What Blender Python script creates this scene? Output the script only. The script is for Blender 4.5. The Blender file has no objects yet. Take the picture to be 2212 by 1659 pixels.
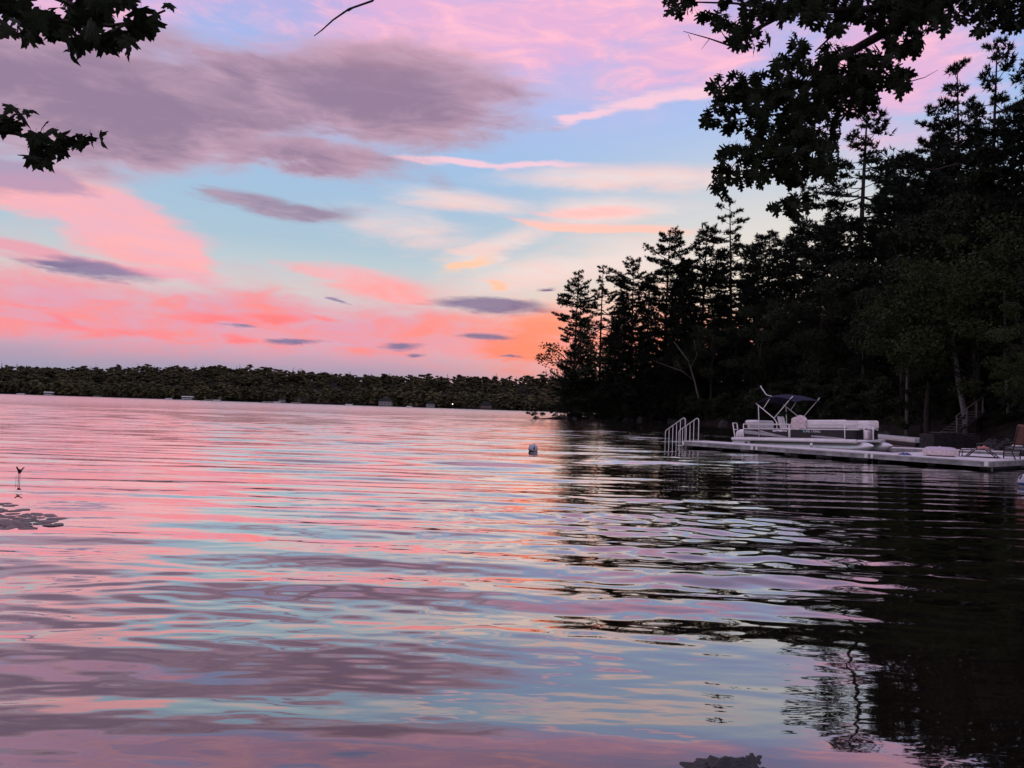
import bpy, bmesh, math, random
import numpy as np
from mathutils import Matrix, Vector, Euler

# ------------------------------------------------------------------ camera
SC = bpy.context.scene
COL = SC.collection
PI = math.pi
W, H, F = 1024, 768, 769.0
CAM_H = 1.6
PITCH, ROLL = math.radians(1.80), math.radians(1.84)
cam = bpy.data.cameras.new('camera')
cam.sensor_fit = 'HORIZONTAL'; cam.sensor_width = 36.0; cam.lens = 36.0 * F / W
cam.clip_start = 0.05; cam.clip_end = 6000
camo = bpy.data.objects.new('camera', cam); COL.objects.link(camo)
CM = Matrix.Rotation(PI/2 + PITCH, 4, 'X') @ Matrix.Rotation(ROLL, 4, 'Z')
camo.matrix_world = Matrix.Translation((0, 0, CAM_H)) @ CM
SC.camera = camo
CM3 = CM.to_3x3()

def ray(px, py):
    return (CM3 @ Vector(((px - W/2)/F, -(py - H/2)/F, -1.0))).normalized()
def at(px, py, Y):                      # a point of the place Y metres ahead
    d = ray(px, py); t = Y / d.y
    return Vector((d.x*t, Y, CAM_H + d.z*t))
def onwater(px, py, z=0.0):
    d = ray(px, py); t = (z - CAM_H)/d.z
    return Vector((d.x*t, d.y*t, z))
def azel(px, py):
    d = ray(px, py)
    return (math.atan2(d.x, d.y), math.asin(d.z))

def lin(r, g, b):
    f = lambda c: c/12.92 if c <= 0.04045 else ((c+0.055)/1.055)**2.4
    return (f(r/255), f(g/255), f(b/255), 1.0)

# ------------------------------------------------------------------ world: dusk sky
SUN_AZ, SUN_EL = math.radians(17.0), math.radians(1.5)
world = bpy.data.worlds.new('World'); SC.world = world; world.use_nodes = True
nt = world.node_tree; nt.nodes.clear()
class G:                                # small node-graph helper
    def __init__(s, tree): s.t = tree
    def n(s, typ, **kw):
        nd = s.t.nodes.new(typ)
        for k, v in kw.items(): setattr(nd, k, v)
        return nd
    def put(s, sock, v):
        if isinstance(v, bpy.types.NodeSocket): s.t.links.new(v, sock)
        elif v is not None: sock.default_value = v
    def m(s, op, a, b=None, c=None, clamp=False):
        nd = s.n('ShaderNodeMath', operation=op); nd.use_clamp = clamp
        for i, v in enumerate((a, b, c)):
            if v is not None: s.put(nd.inputs[i], v)
        return nd.outputs[0]
    def v(s, op, a, b=None, c=None, sc=None):
        nd = s.n('ShaderNodeVectorMath', operation=op)
        for i, x in enumerate((a, b, c)):
            if x is not None: s.put(nd.inputs[i], x)
        if sc is not None: s.put(nd.inputs['Scale'], sc)
        return nd.outputs['Value'] if op in ('LENGTH', 'DOT_PRODUCT') else nd.outputs[0]
    def comb(s, x, y, z):
        nd = s.n('ShaderNodeCombineXYZ')
        for i, q in enumerate((x, y, z)): s.put(nd.inputs[i], q)
        return nd.outputs[0]
    def sep(s, a):
        nd = s.n('ShaderNodeSeparateXYZ'); s.put(nd.inputs[0], a); return nd.outputs
    def noise(s, vec, scale=1.0, detail=4.0, rough=0.5, dist=0.0, col=False):
        nd = s.n('ShaderNodeTexNoise'); s.put(nd.inputs['Vector'], vec)
        nd.inputs['Scale'].default_value = scale; nd.inputs['Detail'].default_value = detail
        nd.inputs['Roughness'].default_value = rough; nd.inputs['Distortion'].default_value = dist
        return nd.outputs['Color' if col else 'Fac']
    def ss(s, x, lo, hi, a=0.0, b=1.0):
        nd = s.n('ShaderNodeMapRange', interpolation_type='SMOOTHSTEP'); nd.clamp = True
        for i, q in enumerate((x, lo, hi, a, b)): s.put(nd.inputs[i], q)
        return nd.outputs[0]
    def mix(s, f, a, b, mode='MIX'):
        nd = s.n('ShaderNodeMix', data_type='RGBA', blend_type=mode)
        s.put(nd.inputs[0], f); s.put(nd.inputs[6], a); s.put(nd.inputs[7], b)
        return nd.outputs[2]
    def ramp(s, f, stops, interp='LINEAR'):
        nd = s.n('ShaderNodeValToRGB'); cr = nd.color_ramp; cr.interpolation = interp
        while len(cr.elements) < len(stops): cr.elements.new(0.5)
        for e, (p, c) in zip(cr.elements, stops): e.position = p; e.color = c
        s.put(nd.inputs[0], f); return nd.outputs[0]

g = G(nt)
DIR = g.n('ShaderNodeTexCoord').outputs['Generated']
dx, dy, dz = g.sep(DIR)[0:3]
AZ = g.m('ARCTAN2', dx, dy)
zc = g.m('MAXIMUM', dz, 0.0)
EL = g.m('ARCSINE', g.m('MINIMUM', zc, 1.0))
UV = g.comb(AZ, EL, 0.0)
PL = g.v('SCALE', g.comb(dx, dy, 0.0), sc=g.m('DIVIDE', 1.0, g.m('ADD', zc, 0.10)))   # a cloud sheet overhead
# domain warp, streaky along the horizon
wv = g.comb(g.m('MULTIPLY', AZ, 5.0), g.m('MULTIPLY', EL, 17.0), 3.1)
warp = g.v('SUBTRACT', g.noise(wv, 1.3, 5.0, 0.58, col=True), (0.5, 0.5, 0.5))
UVW = g.v('ADD', UV, g.v('MULTIPLY', warp, (0.16, 0.062, 0.0)))
fine = g.noise(g.comb(g.m('MULTIPLY', AZ, 9.0), g.m('MULTIPLY', g.m('ADD', EL, g.m('MULTIPLY', AZ, 0.07)), 60.0), 7.7), 1.0, 5.0, 0.6)
billow = g.noise(g.comb(g.m('MULTIPLY', AZ, 7.0), g.m('MULTIPLY', EL, 13.0), 1.2), 1.1, 6.0, 0.55)
fold = g.noise(g.comb(g.m('ADD', g.m('MULTIPLY', AZ, 12.0), g.m('MULTIPLY', EL, 9.0)), g.m('SUBTRACT', g.m('MULTIPLY', EL, 42.0), g.m('MULTIPLY', AZ, 2.0)), 4.0), 1.0, 6.0, 0.62, 0.6)
UVS0 = g.v('ADD', UV, g.v('MULTIPLY', warp, (0.07, 0.018, 0.0)))
ff = g.comb(g.m('SUBTRACT', fine, 0.5), g.m('SUBTRACT', fold, 0.5), 0.0)
UVS = g.v('ADD', UVS0, g.v('MULTIPLY', ff, (0.085, 0.014, 0.0)))
UVW = g.v('ADD', UVW, g.v('MULTIPLY', ff, (0.060, 0.022, 0.0)))
sheet = g.noise(PL, 0.9, 6.0, 0.6, 0.4)
sheet2 = g.noise(PL, 0.42, 4.0, 0.5)

S = 2212.0/1024.0
def blobs(uv, items):
    out = None
    for it in items:
        cx, cy, rx, ry, rot = it[:5]; w = it[5] if len(it) > 5 else 1.0
        cx, cy, rx, ry = cx/S, cy/S, 1.15*rx/S, 1.15*ry/S; t = math.radians(rot)
        c = azel(cx, cy)
        a = azel(cx + 10*math.cos(t), cy + 10*math.sin(t)); b = azel(cx + 10*math.sin(t), cy - 10*math.cos(t))
        va = (a[0]-c[0], a[1]-c[1]); vb = (b[0]-c[0], b[1]-c[1])
        gr = g.n('ShaderNodeTexGradient', gradient_type='SPHERICAL')
        tm = gr.texture_mapping; tm.vector_type = 'TEXTURE'
        tm.translation = (c[0], c[1], 0); tm.rotation = (0, 0, math.atan2(va[1], va[0]))
        tm.scale = (2.5*math.hypot(*va)*rx/10, 2.5*math.hypot(*vb)*ry/10, 1)
        g.put(gr.inputs['Vector'], uv)
        f = g.m('MULTIPLY_ADD', gr.outputs['Fac'], 2.5*w, -1.5*w)
        out = f if out is None else g.m('MAXIMUM', out, f)
    return out
def cloud(f, n, amp, lo, hi):
    return g.ss(g.m('ADD', f, g.m('MULTIPLY', g.m('SUBTRACT', n, 0.5), amp)), lo, hi)

# clear air: physical sky for the hue far from the sunset, tinted by height
sky = g.n('ShaderNodeTexSky', sky_type='NISHITA'); sky.sun_disc = False
sky.sun_elevation = SUN_EL; sky.sun_rotation = SUN_AZ
sky.altitude = 100; sky.air_density = 1.0; sky.dust_density = 1.5; sky.ozone_density = 3.0
e01 = g.m('DIVIDE', EL, PI/2)
dg = lambda d: d/90.0
base = g.ramp(e01, [(0.0, lin(166, 154, 182)), (dg(2.5), lin(180, 158, 182)), (dg(5), lin(206, 190, 198)), (dg(8), lin(205, 210, 206)),
                    (dg(11.5), lin(170, 194, 210)), (dg(16), lin(160, 190, 220)), (dg(21), lin(160, 188, 234)), (dg(27), lin(166, 174, 226)),
                    (dg(40), lin(168, 174, 224)), (dg(90), lin(160, 168, 220))])
glow_f = g.v('LENGTH', g.v('MULTIPLY', g.v('SUBTRACT', UV, (math.radians(20), math.radians(6.0), 0)), (1.9, 3.2, 0)))
base = g.mix(g.ss(glow_f, 1.0, 0.0, 0.0, 0.95), base, lin(244, 226, 206))
base = g.mix(0.07, base, g.v('SCALE', sky.outputs[0], sc=0.12))

# the high pink sheet, all round the sky
hi_w = g.ss(EL, math.radians(17), math.radians(29))
m = g.m('MULTIPLY', cloud(g.m('MULTIPLY', sheet, 1.0), sheet2, 0.9, 0.38, 0.66), hi_w)
pink = g.mix(g.ss(fold, 0.35, 0.7), lin(226, 176, 214), lin(250, 184, 200))
c = g.mix(g.m('MULTIPLY', m, 0.75), base, pink)
m = cloud(blobs(UVW, [(1080, 60, 560, 120, -6), (900, 20, 300, 60, 5), (130, 20, 260, 60, 8), (1500, 120, 220, 90, -10), (1950, 150, 260, 200, -20), (1350, 60, 260, 60, -15), (200, -60, 560, 130, 0, 1.2), (800, -160, 700, 130, 0, 1.2)]), fold, 1.0, 0.0, 0.75)
c = g.mix(g.m('MULTIPLY', m, 0.86), c, g.mix(g.ss(fold, 0.40, 0.72), lin(224, 172, 208), lin(254, 186, 202)))
# veils and streaks to the right
m = cloud(blobs(UVS, [(1360, 385, 330, 34, -2), (1000, 435, 190, 34, 6, .9), (1290, 455, 190, 40, -3), (1070, 540, 170, 44, -24, .9), (1160, 590, 240, 50, -8, .9), (1330, 560, 220, 60, -6, .8), (900, 500, 240, 60, 10, .6)]), fold, 0.8, 0.0, 0.8)
c = g.mix(g.m('MULTIPLY', m, 0.72), c, g.mix(g.ss(fine, 0.35, 0.7), lin(240, 216, 210), lin(252, 202, 190)))
m = cloud(blobs(UVS, [(1270, 460, 150, 17, -2), (1330, 494, 220, 12, 2), (1180, 486, 120, 9, 8), (1010, 575, 80, 12, -14), (1072, 617, 34, 11, 3)]), fine, 0.9, 0.05, 0.75)
c = g.mix(g.m('MULTIPLY', m, 0.85), c, g.mix(g.ss(EL, math.radians(11), math.radians(15.5)), lin(254, 196, 158), lin(254, 186, 186)))
m = cloud(blobs(UVS, [(1255, 250, 120, 12, -14), (1400, 217, 160, 17, -9), (1520, 200, 110, 16, -6), (1000, 350, 170, 9, 6), (1130, 358, 150, 9, 2), (900, 343, 80, 8, 10)]), fine, 0.9, 0.0, 0.7)
c = g.mix(g.m('MULTIPLY', m, 0.75), c, lin(252, 200, 208))
# salmon wedge and strips on the left
fD = blobs(UVS, [(250, 480, 235, 78, 25, 1.1), (390, 545, 100, 46, 30, 1.0), (60, 420, 150, 48, 14, 1.0), (330, 585, 150, 22, 4, .7)])
m = cloud(fD, fold, 0.8, -0.08, 0.55)
c = g.mix(g.m('MULTIPLY', m, 0.90), c, g.mix(g.ss(fine, 0.3, 0.75), lin(236, 172, 186), lin(255, 172, 166)))
m = cloud(blobs(UVS, [(60, 543, 170, 22, 11), (250, 580, 120, 14, 8)]), fine, 0.8, 0.0, 0.6)
c = g.mix(g.m('MULTIPLY', m, 0.85), c, lin(228, 152, 168))
# the low burning band
um = g.m('MULTIPLY', g.ss(EL, math.radians(1.0), math.radians(3.2)), g.ss(g.m('ADD', EL, g.m('MULTIPLY', g.m('SUBTRACT', billow, 0.5), 0.10)), math.radians(10.5), math.radians(6.0)))
um = g.m('MULTIPLY', um, g.ss(AZ, math.radians(30), math.radians(6)))
c = g.mix(g.m('MULTIPLY', um, g.ss(fold, 0.2, 0.75, 0.25, 0.85)), c, g.mix(g.ss(AZ, math.radians(-14), math.radians(9)), lin(226, 154, 170), lin(250, 160, 134)))
fE = blobs(UVW, [(120, 668, 340, 80, 4, 1.25), (520, 680, 240, 64, 8, 1.2), (330, 712, 420, 56, 3, 1.15), (860, 722, 340, 60, 2, 1.25), (1120, 735, 260, 72, 0, 1.3), (-200, 640, 300, 80, 3, 1.1), (-700, 660, 420, 70, 3, 1.0), (1500, 740, 320, 60, 0, 1.0)])
m = cloud(fE, fold, 1.1, -0.10, 0.75)
warm = g.ss(AZ, math.radians(-14), math.radians(9))
bandc = g.mix(g.ss(fold, 0.36, 0.72), g.mix(warm, lin(220, 154, 174), lin(240, 156, 146)), g.mix(warm, lin(246, 138, 134), lin(250, 144, 112)))
c = g.mix(g.m('MULTIPLY', m, 0.90), c, bandc)
m = cloud(blobs(UVS, [(120, 690, 60, 22, 10), (470, 690, 120, 22, 4), (520, 735, 40, 16, 0), (1130, 752, 130, 44, 0, 1.3), (1170, 700, 110, 34, 0, 1.3), (250, 720, 160, 22, 2, .7), (60, 650, 120, 20, 8, .6), (700, 690, 70, 14, 3), (600, 690, 120, 16, 3)]), fold, 1.2, 0.10, 0.9)
c = g.mix(g.m('MULTIPLY', m, 0.62), c, g.mix(warm, lin(255, 112, 108), lin(255, 138, 70)))
m = cloud(blobs(UVS, [(780, 608, 170, 30, 9, 1.1), (870, 640, 80, 18, 10), (690, 590, 90, 12, 6, .8)]), fine, 1.1, 0.0, 0.75)
c = g.mix(g.m('MULTIPLY', m, 0.85), c, g.mix(g.ss(fold, 0.3, 0.7), lin(236, 176, 182), lin(250, 158, 156)))
# haze along the horizon
hz = g.ss(EL, math.radians(4.3), math.radians(1.3))
c = g.mix(g.m('MULTIPLY', hz, g.m('MULTIPLY_ADD', warm, -0.30, 0.88)), c, g.mix(warm, lin(150, 148, 170), lin(208, 146, 146)))
# purple-grey deck
fA = blobs(UVW, [(820, 205, 385, 118, 4, 1.45), (300, 235, 460, 160, 2, 1.5), (100, 165, 460, 135, 0, 1.35), (-350, 150, 420, 160, 0, 1.3), (640, 330, 330, 52, 9, 1.1), (310, 315, 200, 56, 12, 1.0), (-120, 250, 330, 110, 4, 1.1), (-700, 330, 420, 90, 0, 1.0), (2700, 260, 420, 100, 0, 1.0), (520, 160, 200, 60, 0, 1.0)])
m = cloud(fA, g.m('MULTIPLY_ADD', fold, 0.4, g.m('MULTIPLY', billow, 0.6)), 1.3, -0.06, 0.62)
core = g.ss(g.m('ADD', fA, g.m('MULTIPLY', g.m('SUBTRACT', fold, 0.5), 1.7)), 0.05, 1.25)
purp = g.mix(core, lin(194, 156, 174), lin(143, 116, 141))
purp = g.mix(g.m('MULTIPLY', g.ss(AZ, math.radians(-16), math.radians(2)), g.ss(EL, math.radians(21.5), math.radians(17))), purp, lin(166, 130, 140))
c = g.mix(g.m('MULTIPLY', m, 0.93), c, purp)
m = cloud(blobs(UVS, [(60, 385, 150, 36, 8, 1.1), (-120, 380, 200, 60, 4)]), billow, 0.8, 0.0, 0.5)
c = g.mix(g.m('MULTIPLY', m, 0.8), c, lin(168, 142, 172))
m = cloud(blobs(UVS, [(560, 440, 110, 22, 10, 1.1), (660, 462, 140, 24, 2, 1.1), (500, 424, 60, 9, 6, .8)]), fine, 1.5, -0.05, 0.8)
c = g.mix(g.m('MULTIPLY', m, 0.88), c, g.mix(g.ss(fold, 0.32, 0.68), lin(172, 146, 166), lin(140, 122, 148)))
# small dark lens clouds
m = cloud(blobs(UVS, [(215, 583, 150, 19, 8, 1.2), (130, 572, 60, 10, 6), (1075, 660, 140, 18, 3, 1.2), (1060, 725, 64, 8, 2), (880, 748, 60, 9, 1), (640, 740, 82, 7, 1), (510, 707, 46, 7, 3), (908, 769, 28, 5, 0), (1093, 769, 26, 5, 0), (1195, 625, 24, 4, 0), (733, 655, 20, 5, 0)]), fine, 1.5, -0.02, 0.80)
c = g.mix(g.m('MULTIPLY', m, 0.94), c, g.mix(g.ss(fold, 0.3, 0.7), g.mix(warm, lin(142, 126, 158), lin(140, 118, 142)), g.mix(warm, lin(112, 106, 142), lin(112, 98, 128))))
# deck overhead and behind, seen only in the water's light
over = g.m('MULTIPLY', cloud(sheet, sheet2, 0.7, 0.52, 0.72), g.ss(EL, math.radians(31), math.radians(44)))
c = g.mix(g.m('MULTIPLY', over, 0.4), c, lin(176, 150, 186))
# dusk: the sky away from the sunset is darker
back = g.ss(dy, 0.35, -0.8, 1.0, 0.92)
c = g.v('SCALE', c, sc=g.m('MULTIPLY', back, 11.2))
bg = g.n('ShaderNodeBackground'); nt.links.new(c, bg.inputs['Color']); bg.inputs['Strength'].default_value = 0.10
wo = g.n('ShaderNodeOutputWorld'); nt.links.new(bg.outputs[0], wo.inputs['Surface'])

sun = bpy.data.lights.new('sun', 'SUN'); sun.energy = 0.25; sun.angle = math.radians(4); sun.color = (1.0, 0.72, 0.5)
suno = bpy.data.objects.new('sun', sun); COL.objects.link(suno)
sd = Vector((math.sin(SUN_AZ)*math.cos(SUN_EL), math.cos(SUN_AZ)*math.cos(SUN_EL), math.sin(SUN_EL)))
suno.rotation_euler = sd.to_track_quat('Z', 'Y').to_euler(); suno.location = (40, 60, 40)

SC.view_settings.view_transform = 'Standard'; SC.view_settings.look = 'None'
SC.view_settings.exposure = 0.0; SC.view_settings.gamma = 1.0
SC.view_settings.use_curve_mapping = False
SC.cycles.max_bounces = 6; SC.cycles.transparent_max_bounces = 8
SC.cycles.caustics_reflective = False; SC.cycles.caustics_refractive = False
SC.cycles.use_denoising = True
SC.cycles.use_adaptive_sampling = True; SC.cycles.adaptive_threshold = 0.015; SC.cycles.adaptive_min_samples = 8
world.cycles.sampling_method = 'MANUAL'; world.cycles.sample_map_resolution = 512
SC.cycles.sample_clamp_indirect = 4.0

# ------------------------------------------------------------------ helpers
rng = np.random.default_rng(7)
random.seed(7)

def obj(name, mesh, mat=None, parent=None, loc=None, rot=None, scale=None):
    if mat is not None and len(mesh.materials) == 0: mesh.materials.append(mat)
    o = bpy.data.objects.new(name, mesh); COL.objects.link(o)
    if parent is not None: o.parent = parent
    if loc is not None: o.location = loc
    if rot is not None: o.rotation_euler = rot
    if scale is not None: o.scale = (scale,)*3 if isinstance(scale, (int, float)) else scale
    return o
def tag(o, label, cat, group=None):
    o['label'] = label; o['category'] = cat
    if group: o['group'] = group
    return o
def thing(name, label, cat, loc=(0, 0, 0), rotz=0.0, group=None, scale=1.0, rot=None):
    o = bpy.data.objects.new(name, None); COL.objects.link(o)
    o.location = loc; o.rotation_euler = rot if rot else (0, 0, rotz); o.scale = (scale,)*3
    o.empty_display_size = 0.3
    return tag(o, label, cat, group)
def struct(name, mesh, mat):
    o = obj(name, mesh, mat); o['kind'] = 'structure'; return o

def arr_mesh(name, V, Fc, smooth=False, attrs=None):
    V = np.asarray(V, np.float32); Fc = np.asarray(Fc, np.int32); k = Fc.shape[1]
    me = bpy.data.meshes.new(name)
    me.vertices.add(len(V)); me.vertices.foreach_set('co', V.ravel())
    me.loops.add(Fc.size); me.loops.foreach_set('vertex_index', Fc.ravel())
    me.polygons.add(len(Fc)); me.polygons.foreach_set('loop_start', np.arange(0, Fc.size, k, dtype=np.int32))
    if smooth: me.polygons.foreach_set('use_smooth', np.ones(len(Fc), bool))
    me.update(calc_edges=True)
    if attrs:
        for nm, a in attrs.items():
            at_ = me.attributes.new(nm, 'FLOAT', 'POINT'); at_.data.foreach_set('value', np.asarray(a, np.float32))
    return me

class MB:                               # collects simple solids into one mesh
    def __init__(s): s.V = []; s.F = []; s.sm = []
    def add(s, V, Fc, smooth=False):
        n = len(s.V); s.V += [tuple(v) for v in V]; s.F += [tuple(i+n for i in f) for f in Fc]; s.sm += [smooth]*len(Fc); return s
    def box(s, c, d, rz=0.0, bev=0.0, M=None):
        hx, hy, hz = d[0]/2, d[1]/2, d[2]/2
        b = min(bev, hx*.9, hy*.9, hz*.9)
        P = []
        if b <= 0:
            P = [Vector((sx*hx, sy*hy, sz*hz)) for sz in (-1, 1) for sx, sy in ((-1, -1), (1, -1), (1, 1), (-1, 1))]
            Fc = [(3, 2, 1, 0), (4, 5, 6, 7), (0, 1, 5, 4), (1, 2, 6, 5), (2, 3, 7, 6), (3, 0, 4, 7)]
        else:
            for z, i in ((-hz, b), (-hz+b, 0), (hz-b, 0), (hz, b)):
                x, y = hx-i, hy-i; q = b if i == 0 else 0.0
                q = b
                P += [Vector(p) for p in ((-x+q, -y, z), (x-q, -y, z), (x, -y+q, z), (x, y-q, z), (x-q, y, z), (-x+q, y, z), (-x, y-q, z), (-x, -y+q, z))]
            Fc = [tuple(range(7, -1, -1)), tuple(range(24, 32))]
            for l in range(3):
                for k in range(8): Fc.append((l*8+k, l*8+(k+1) % 8, l*8+8+(k+1) % 8, l*8+8+k))
        R = M if M is not None else Matrix.Rotation(rz, 3, 'Z')
        return s.add([R @ p + Vector(c) for p in P], Fc)
    def tube(s, pts, r, n=8, cap=True):
        pts = [Vector(p) for p in pts]
        rr = r if isinstance(r, (list, tuple)) else [r]*len(pts)
        V = []; ref = None
        for i, p in enumerate(pts):
            d = (pts[min(i+1, len(pts)-1)] - pts[max(i-1, 0)]).normalized()
            if ref is None or abs(ref.dot(d)) > .97: ref = Vector((0, 0, 1)) if abs(d.z) < .9 else Vector((1, 0, 0))
            u = d.cross(ref).normalized(); w = u.cross(d)
            ref = w
            for k in range(n):
                a = 2*PI*k/n; V.append(p + (u*math.cos(a) + w*math.sin(a))*rr[i])
        Fc = [(i*n+k, i*n+(k+1) % n, (i+1)*n+(k+1) % n, (i+1)*n+k) for i in range(len(pts)-1) for k in range(n)]
        s.add(V, Fc, True)
        if cap:
            m0 = len(s.V) - len(V)
            s.F += [tuple(m0+k for k in range(n-1, -1, -1)), tuple(m0+len(V)-n+k for k in range(n))]; s.sm += [False, False]
        return s
    def lathe(s, prof, n=20, c=(0, 0, 0), M=None):
        V = []
        for r, z in prof:
            for k in range(n):
                a = 2*PI*k/n; p = Vector((r*math.cos(a), r*math.sin(a), z)); V.append((M @ p if M else p) + Vector(c))
        Fc = [(i*n+k, i*n+(k+1) % n, (i+1)*n+(k+1) % n, (i+1)*n+k) for i in range(len(prof)-1) for k in range(n)]
        return s.add(V, Fc, True)
    def prism(s, poly, a, b, axis='Y'):  # polygon in XZ extruded along Y (or XY along Z)
        n = len(poly)
        mk = (lambda p, t: (p[0], t, p[1])) if axis == 'Y' else (lambda p, t: (p[0], p[1], t))
        V = [mk(p, a) for p in poly] + [mk(p, b) for p in poly]
        Fc = [tuple(range(n)), tuple(range(2*n-1, n-1, -1))] + [(k, k+n, (k+1) % n+n, (k+1) % n) for k in range(n)]
        return s.add(V, Fc)
    def mesh(s, name):
        me = bpy.data.meshes.new(name); me.from_pydata([tuple(v) for v in s.V], [], s.F)
        me.polygons.foreach_set('use_smooth', s.sm); me.update(); return me
    def build(s, name, mat, parent=None, **kw): return obj(name, s.mesh(name), mat, parent, **kw)

# ------------------------------------------------------------------ materials
MATS = {}
def mat(name, col, rough=0.6, metal=0.0, var=0.15, scale=8.0, bump=0.0, bscale=40.0, spec=0.4, stretch=(1, 1, 1), col2=None, transl=0.0, obvar=0.0):
    m_ = bpy.data.materials.new(name); m_.use_nodes = True; t = m_.node_tree; t.nodes.clear(); q = G(t)
    co = q.n('ShaderNodeTexCoord').outputs['Object']
    nz = q.noise(q.v('MULTIPLY', co, tuple(stretch)), scale, 5.0, 0.6)
    c0 = tuple(x*(1-var) for x in col[:3])+(1,); c1 = col2 if col2 else tuple(min(1, x*(1+var)) for x in col[:3])+(1,)
    cc = q.mix(q.ss(nz, 0.3, 0.7), c0, c1)
    if obvar:
        oi = q.n('ShaderNodeObjectInfo')
        cc = q.v('SCALE', cc, sc=q.m('MULTIPLY_ADD', oi.outputs['Random'], obvar, 1-obvar/2))
    p = q.n('ShaderNodeBsdfPrincipled'); q.put(p.inputs['Base Color'], cc)
    p.inputs['Roughness'].default_value = rough; p.inputs['Metallic'].default_value = metal; p.inputs['Specular IOR Level'].default_value = spec
    if bump:
        b = q.n('ShaderNodeBump'); b.inputs['Strength'].default_value = bump; b.inputs['Distance'].default_value = 0.02
        q.put(b.inputs['Height'], q.noise(q.v('MULTIPLY', co, tuple(stretch)), bscale, 4.0, 0.6)); q.put(p.inputs['Normal'], b.outputs[0])
    o = q.n('ShaderNodeOutputMaterial'); sh = p.outputs[0]
    if transl:
        tr = q.n('ShaderNodeBsdfTranslucent'); q.put(tr.inputs['Color'], cc)
        mx = q.n('ShaderNodeMixShader'); mx.inputs[0].default_value = transl
        t.links.new(sh, mx.inputs[1]); t.links.new(tr.outputs[0], mx.inputs[2]); sh = mx.outputs[0]
    t.links.new(sh, o.inputs['Surface']); MATS[name] = m_; return m_
M_needle = mat('pine_needles', (0.022, 0.030, 0.017), 0.7, var=0.3, scale=0.35, spec=0.1, obvar=0.4)
M_leaf = mat('broadleaf_foliage', (0.030, 0.040, 0.016), 0.65, var=0.35, scale=0.5, spec=0.15, transl=0.2, obvar=0.4)
M_leaf_olive = mat('olive_foliage', (0.042, 0.056, 0.016), 0.65, var=0.3, scale=0.4, spec=0.15, transl=0.2, obvar=0.2)
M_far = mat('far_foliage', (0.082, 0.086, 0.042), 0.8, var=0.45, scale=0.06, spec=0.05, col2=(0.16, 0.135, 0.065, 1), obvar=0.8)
M_bark = mat('bark', (0.045, 0.036, 0.030), 0.9, var=0.4, scale=6, bump=0.6, bscale=12, stretch=(4, 4, .7), spec=0.1)
M_pale_bark = mat('pale_bark', (0.22, 0.205, 0.195), 0.85, var=0.35, scale=5, bump=0.3, stretch=(1, 1, 4), spec=0.1)
M_dead = mat('weathered_wood', (0.16, 0.14, 0.13), 0.9, var=0.3, scale=4, stretch=(4, 4, .6), spec=0.1)
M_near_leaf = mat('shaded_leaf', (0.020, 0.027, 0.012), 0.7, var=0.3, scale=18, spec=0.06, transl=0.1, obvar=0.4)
M_dock = mat('grey_dock_planks', (0.80, 0.76, 0.70), 0.75, var=0.15, scale=3, bump=0.2, stretch=(8, 1, 1), spec=0.2)
M_dockside = mat('galvanised_frame', (0.40, 0.39, 0.36), 0.6, var=0.35, scale=2.5, spec=0.3, metal=0.3)
M_alu = mat('brushed_aluminium', (0.80, 0.79, 0.74), 0.38, metal=0.55, var=0.08, scale=5)
M_white = mat('white_gelcoat', (0.90, 0.88, 0.82), 0.35, var=0.06, scale=3)
M_cushion = mat('cream_vinyl', (0.88, 0.82, 0.77), 0.5, var=0.08, scale=4)
M_black = mat('black_fence_panel', (0.012, 0.012, 0.015), 0.3, var=0.2, scale=2)
M_swoosh = mat('silver_graphic', (0.36, 0.35, 0.35), 0.4, var=0.2, scale=4)
M_navy = mat('navy_canvas', (0.030, 0.028, 0.048), 0.85, var=0.2, scale=9, bump=0.2, spec=0.1)
M_towel = mat('pink_towel', (0.74, 0.62, 0.58), 0.95, var=0.15, scale=9, bump=0.5, spec=0.05)
M_rubber = mat('black_plastic', (0.02, 0.02, 0.022), 0.5, var=0.2, scale=6)
M_wood = mat('old_timber', (0.085, 0.075, 0.066), 0.85, var=0.3, scale=4, stretch=(1, 6, 6), bump=0.4, spec=0.15)
M_crib = mat('dark_timber_wall', (0.03, 0.027, 0.025), 0.9, var=0.4, scale=3, bump=0.4)
M_rock = mat('wet_rock', (0.014, 0.012, 0.010), 0.45, var=0.6, scale=9, bump=0.8, bscale=16, spec=0.5)
M_drock = mat('dry_shore_rock', (0.05, 0.046, 0.042), 0.85, var=0.4, scale=3, bump=0.6, bscale=9, spec=0.2)
M_buoy = mat('white_buoy', (0.55, 0.53, 0.56), 0.4, var=0.15, scale=6)
M_blue = mat('blue_band', (0.03, 0.07, 0.22), 0.4, var=0.1)
M_rust = mat('rust_fabric', (0.27, 0.13, 0.095), 0.95, var=0.15, scale=14, bump=0.3, spec=0.05)
M_pad = mat('lily_pad', (0.125, 0.095, 0.072), 0.5, var=0.4, scale=7, spec=0.4, col2=(0.20, 0.15, 0.12, 1), obvar=0.6)
M_teal = mat('teal_sticker', (0.10, 0.36, 0.34), 0.5, var=0.1)
M_vinyl = mat('pale_inflatable', (0.62, 0.60, 0.64), 0.35, var=0.1, scale=3, col2=(0.66, 0.50, 0.54, 1))
M_orange = mat('towel_coral', (0.55, 0.26, 0.20), 0.95, var=0.2, scale=9, spec=0.05)
M_roof = mat('shingle_roof', (0.045, 0.05, 0.048), 0.9, var=0.2, scale=3)
M_siding = mat('pale_siding', (0.30, 0.28, 0.26), 0.8, var=0.2, scale=2)
M_brownsid = mat('brown_siding', (0.09, 0.05, 0.04), 0.8, var=0.2, scale=2)
M_pane = mat('dark_pane', (0.02, 0.025, 0.03), 0.1, var=0.1)
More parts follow.
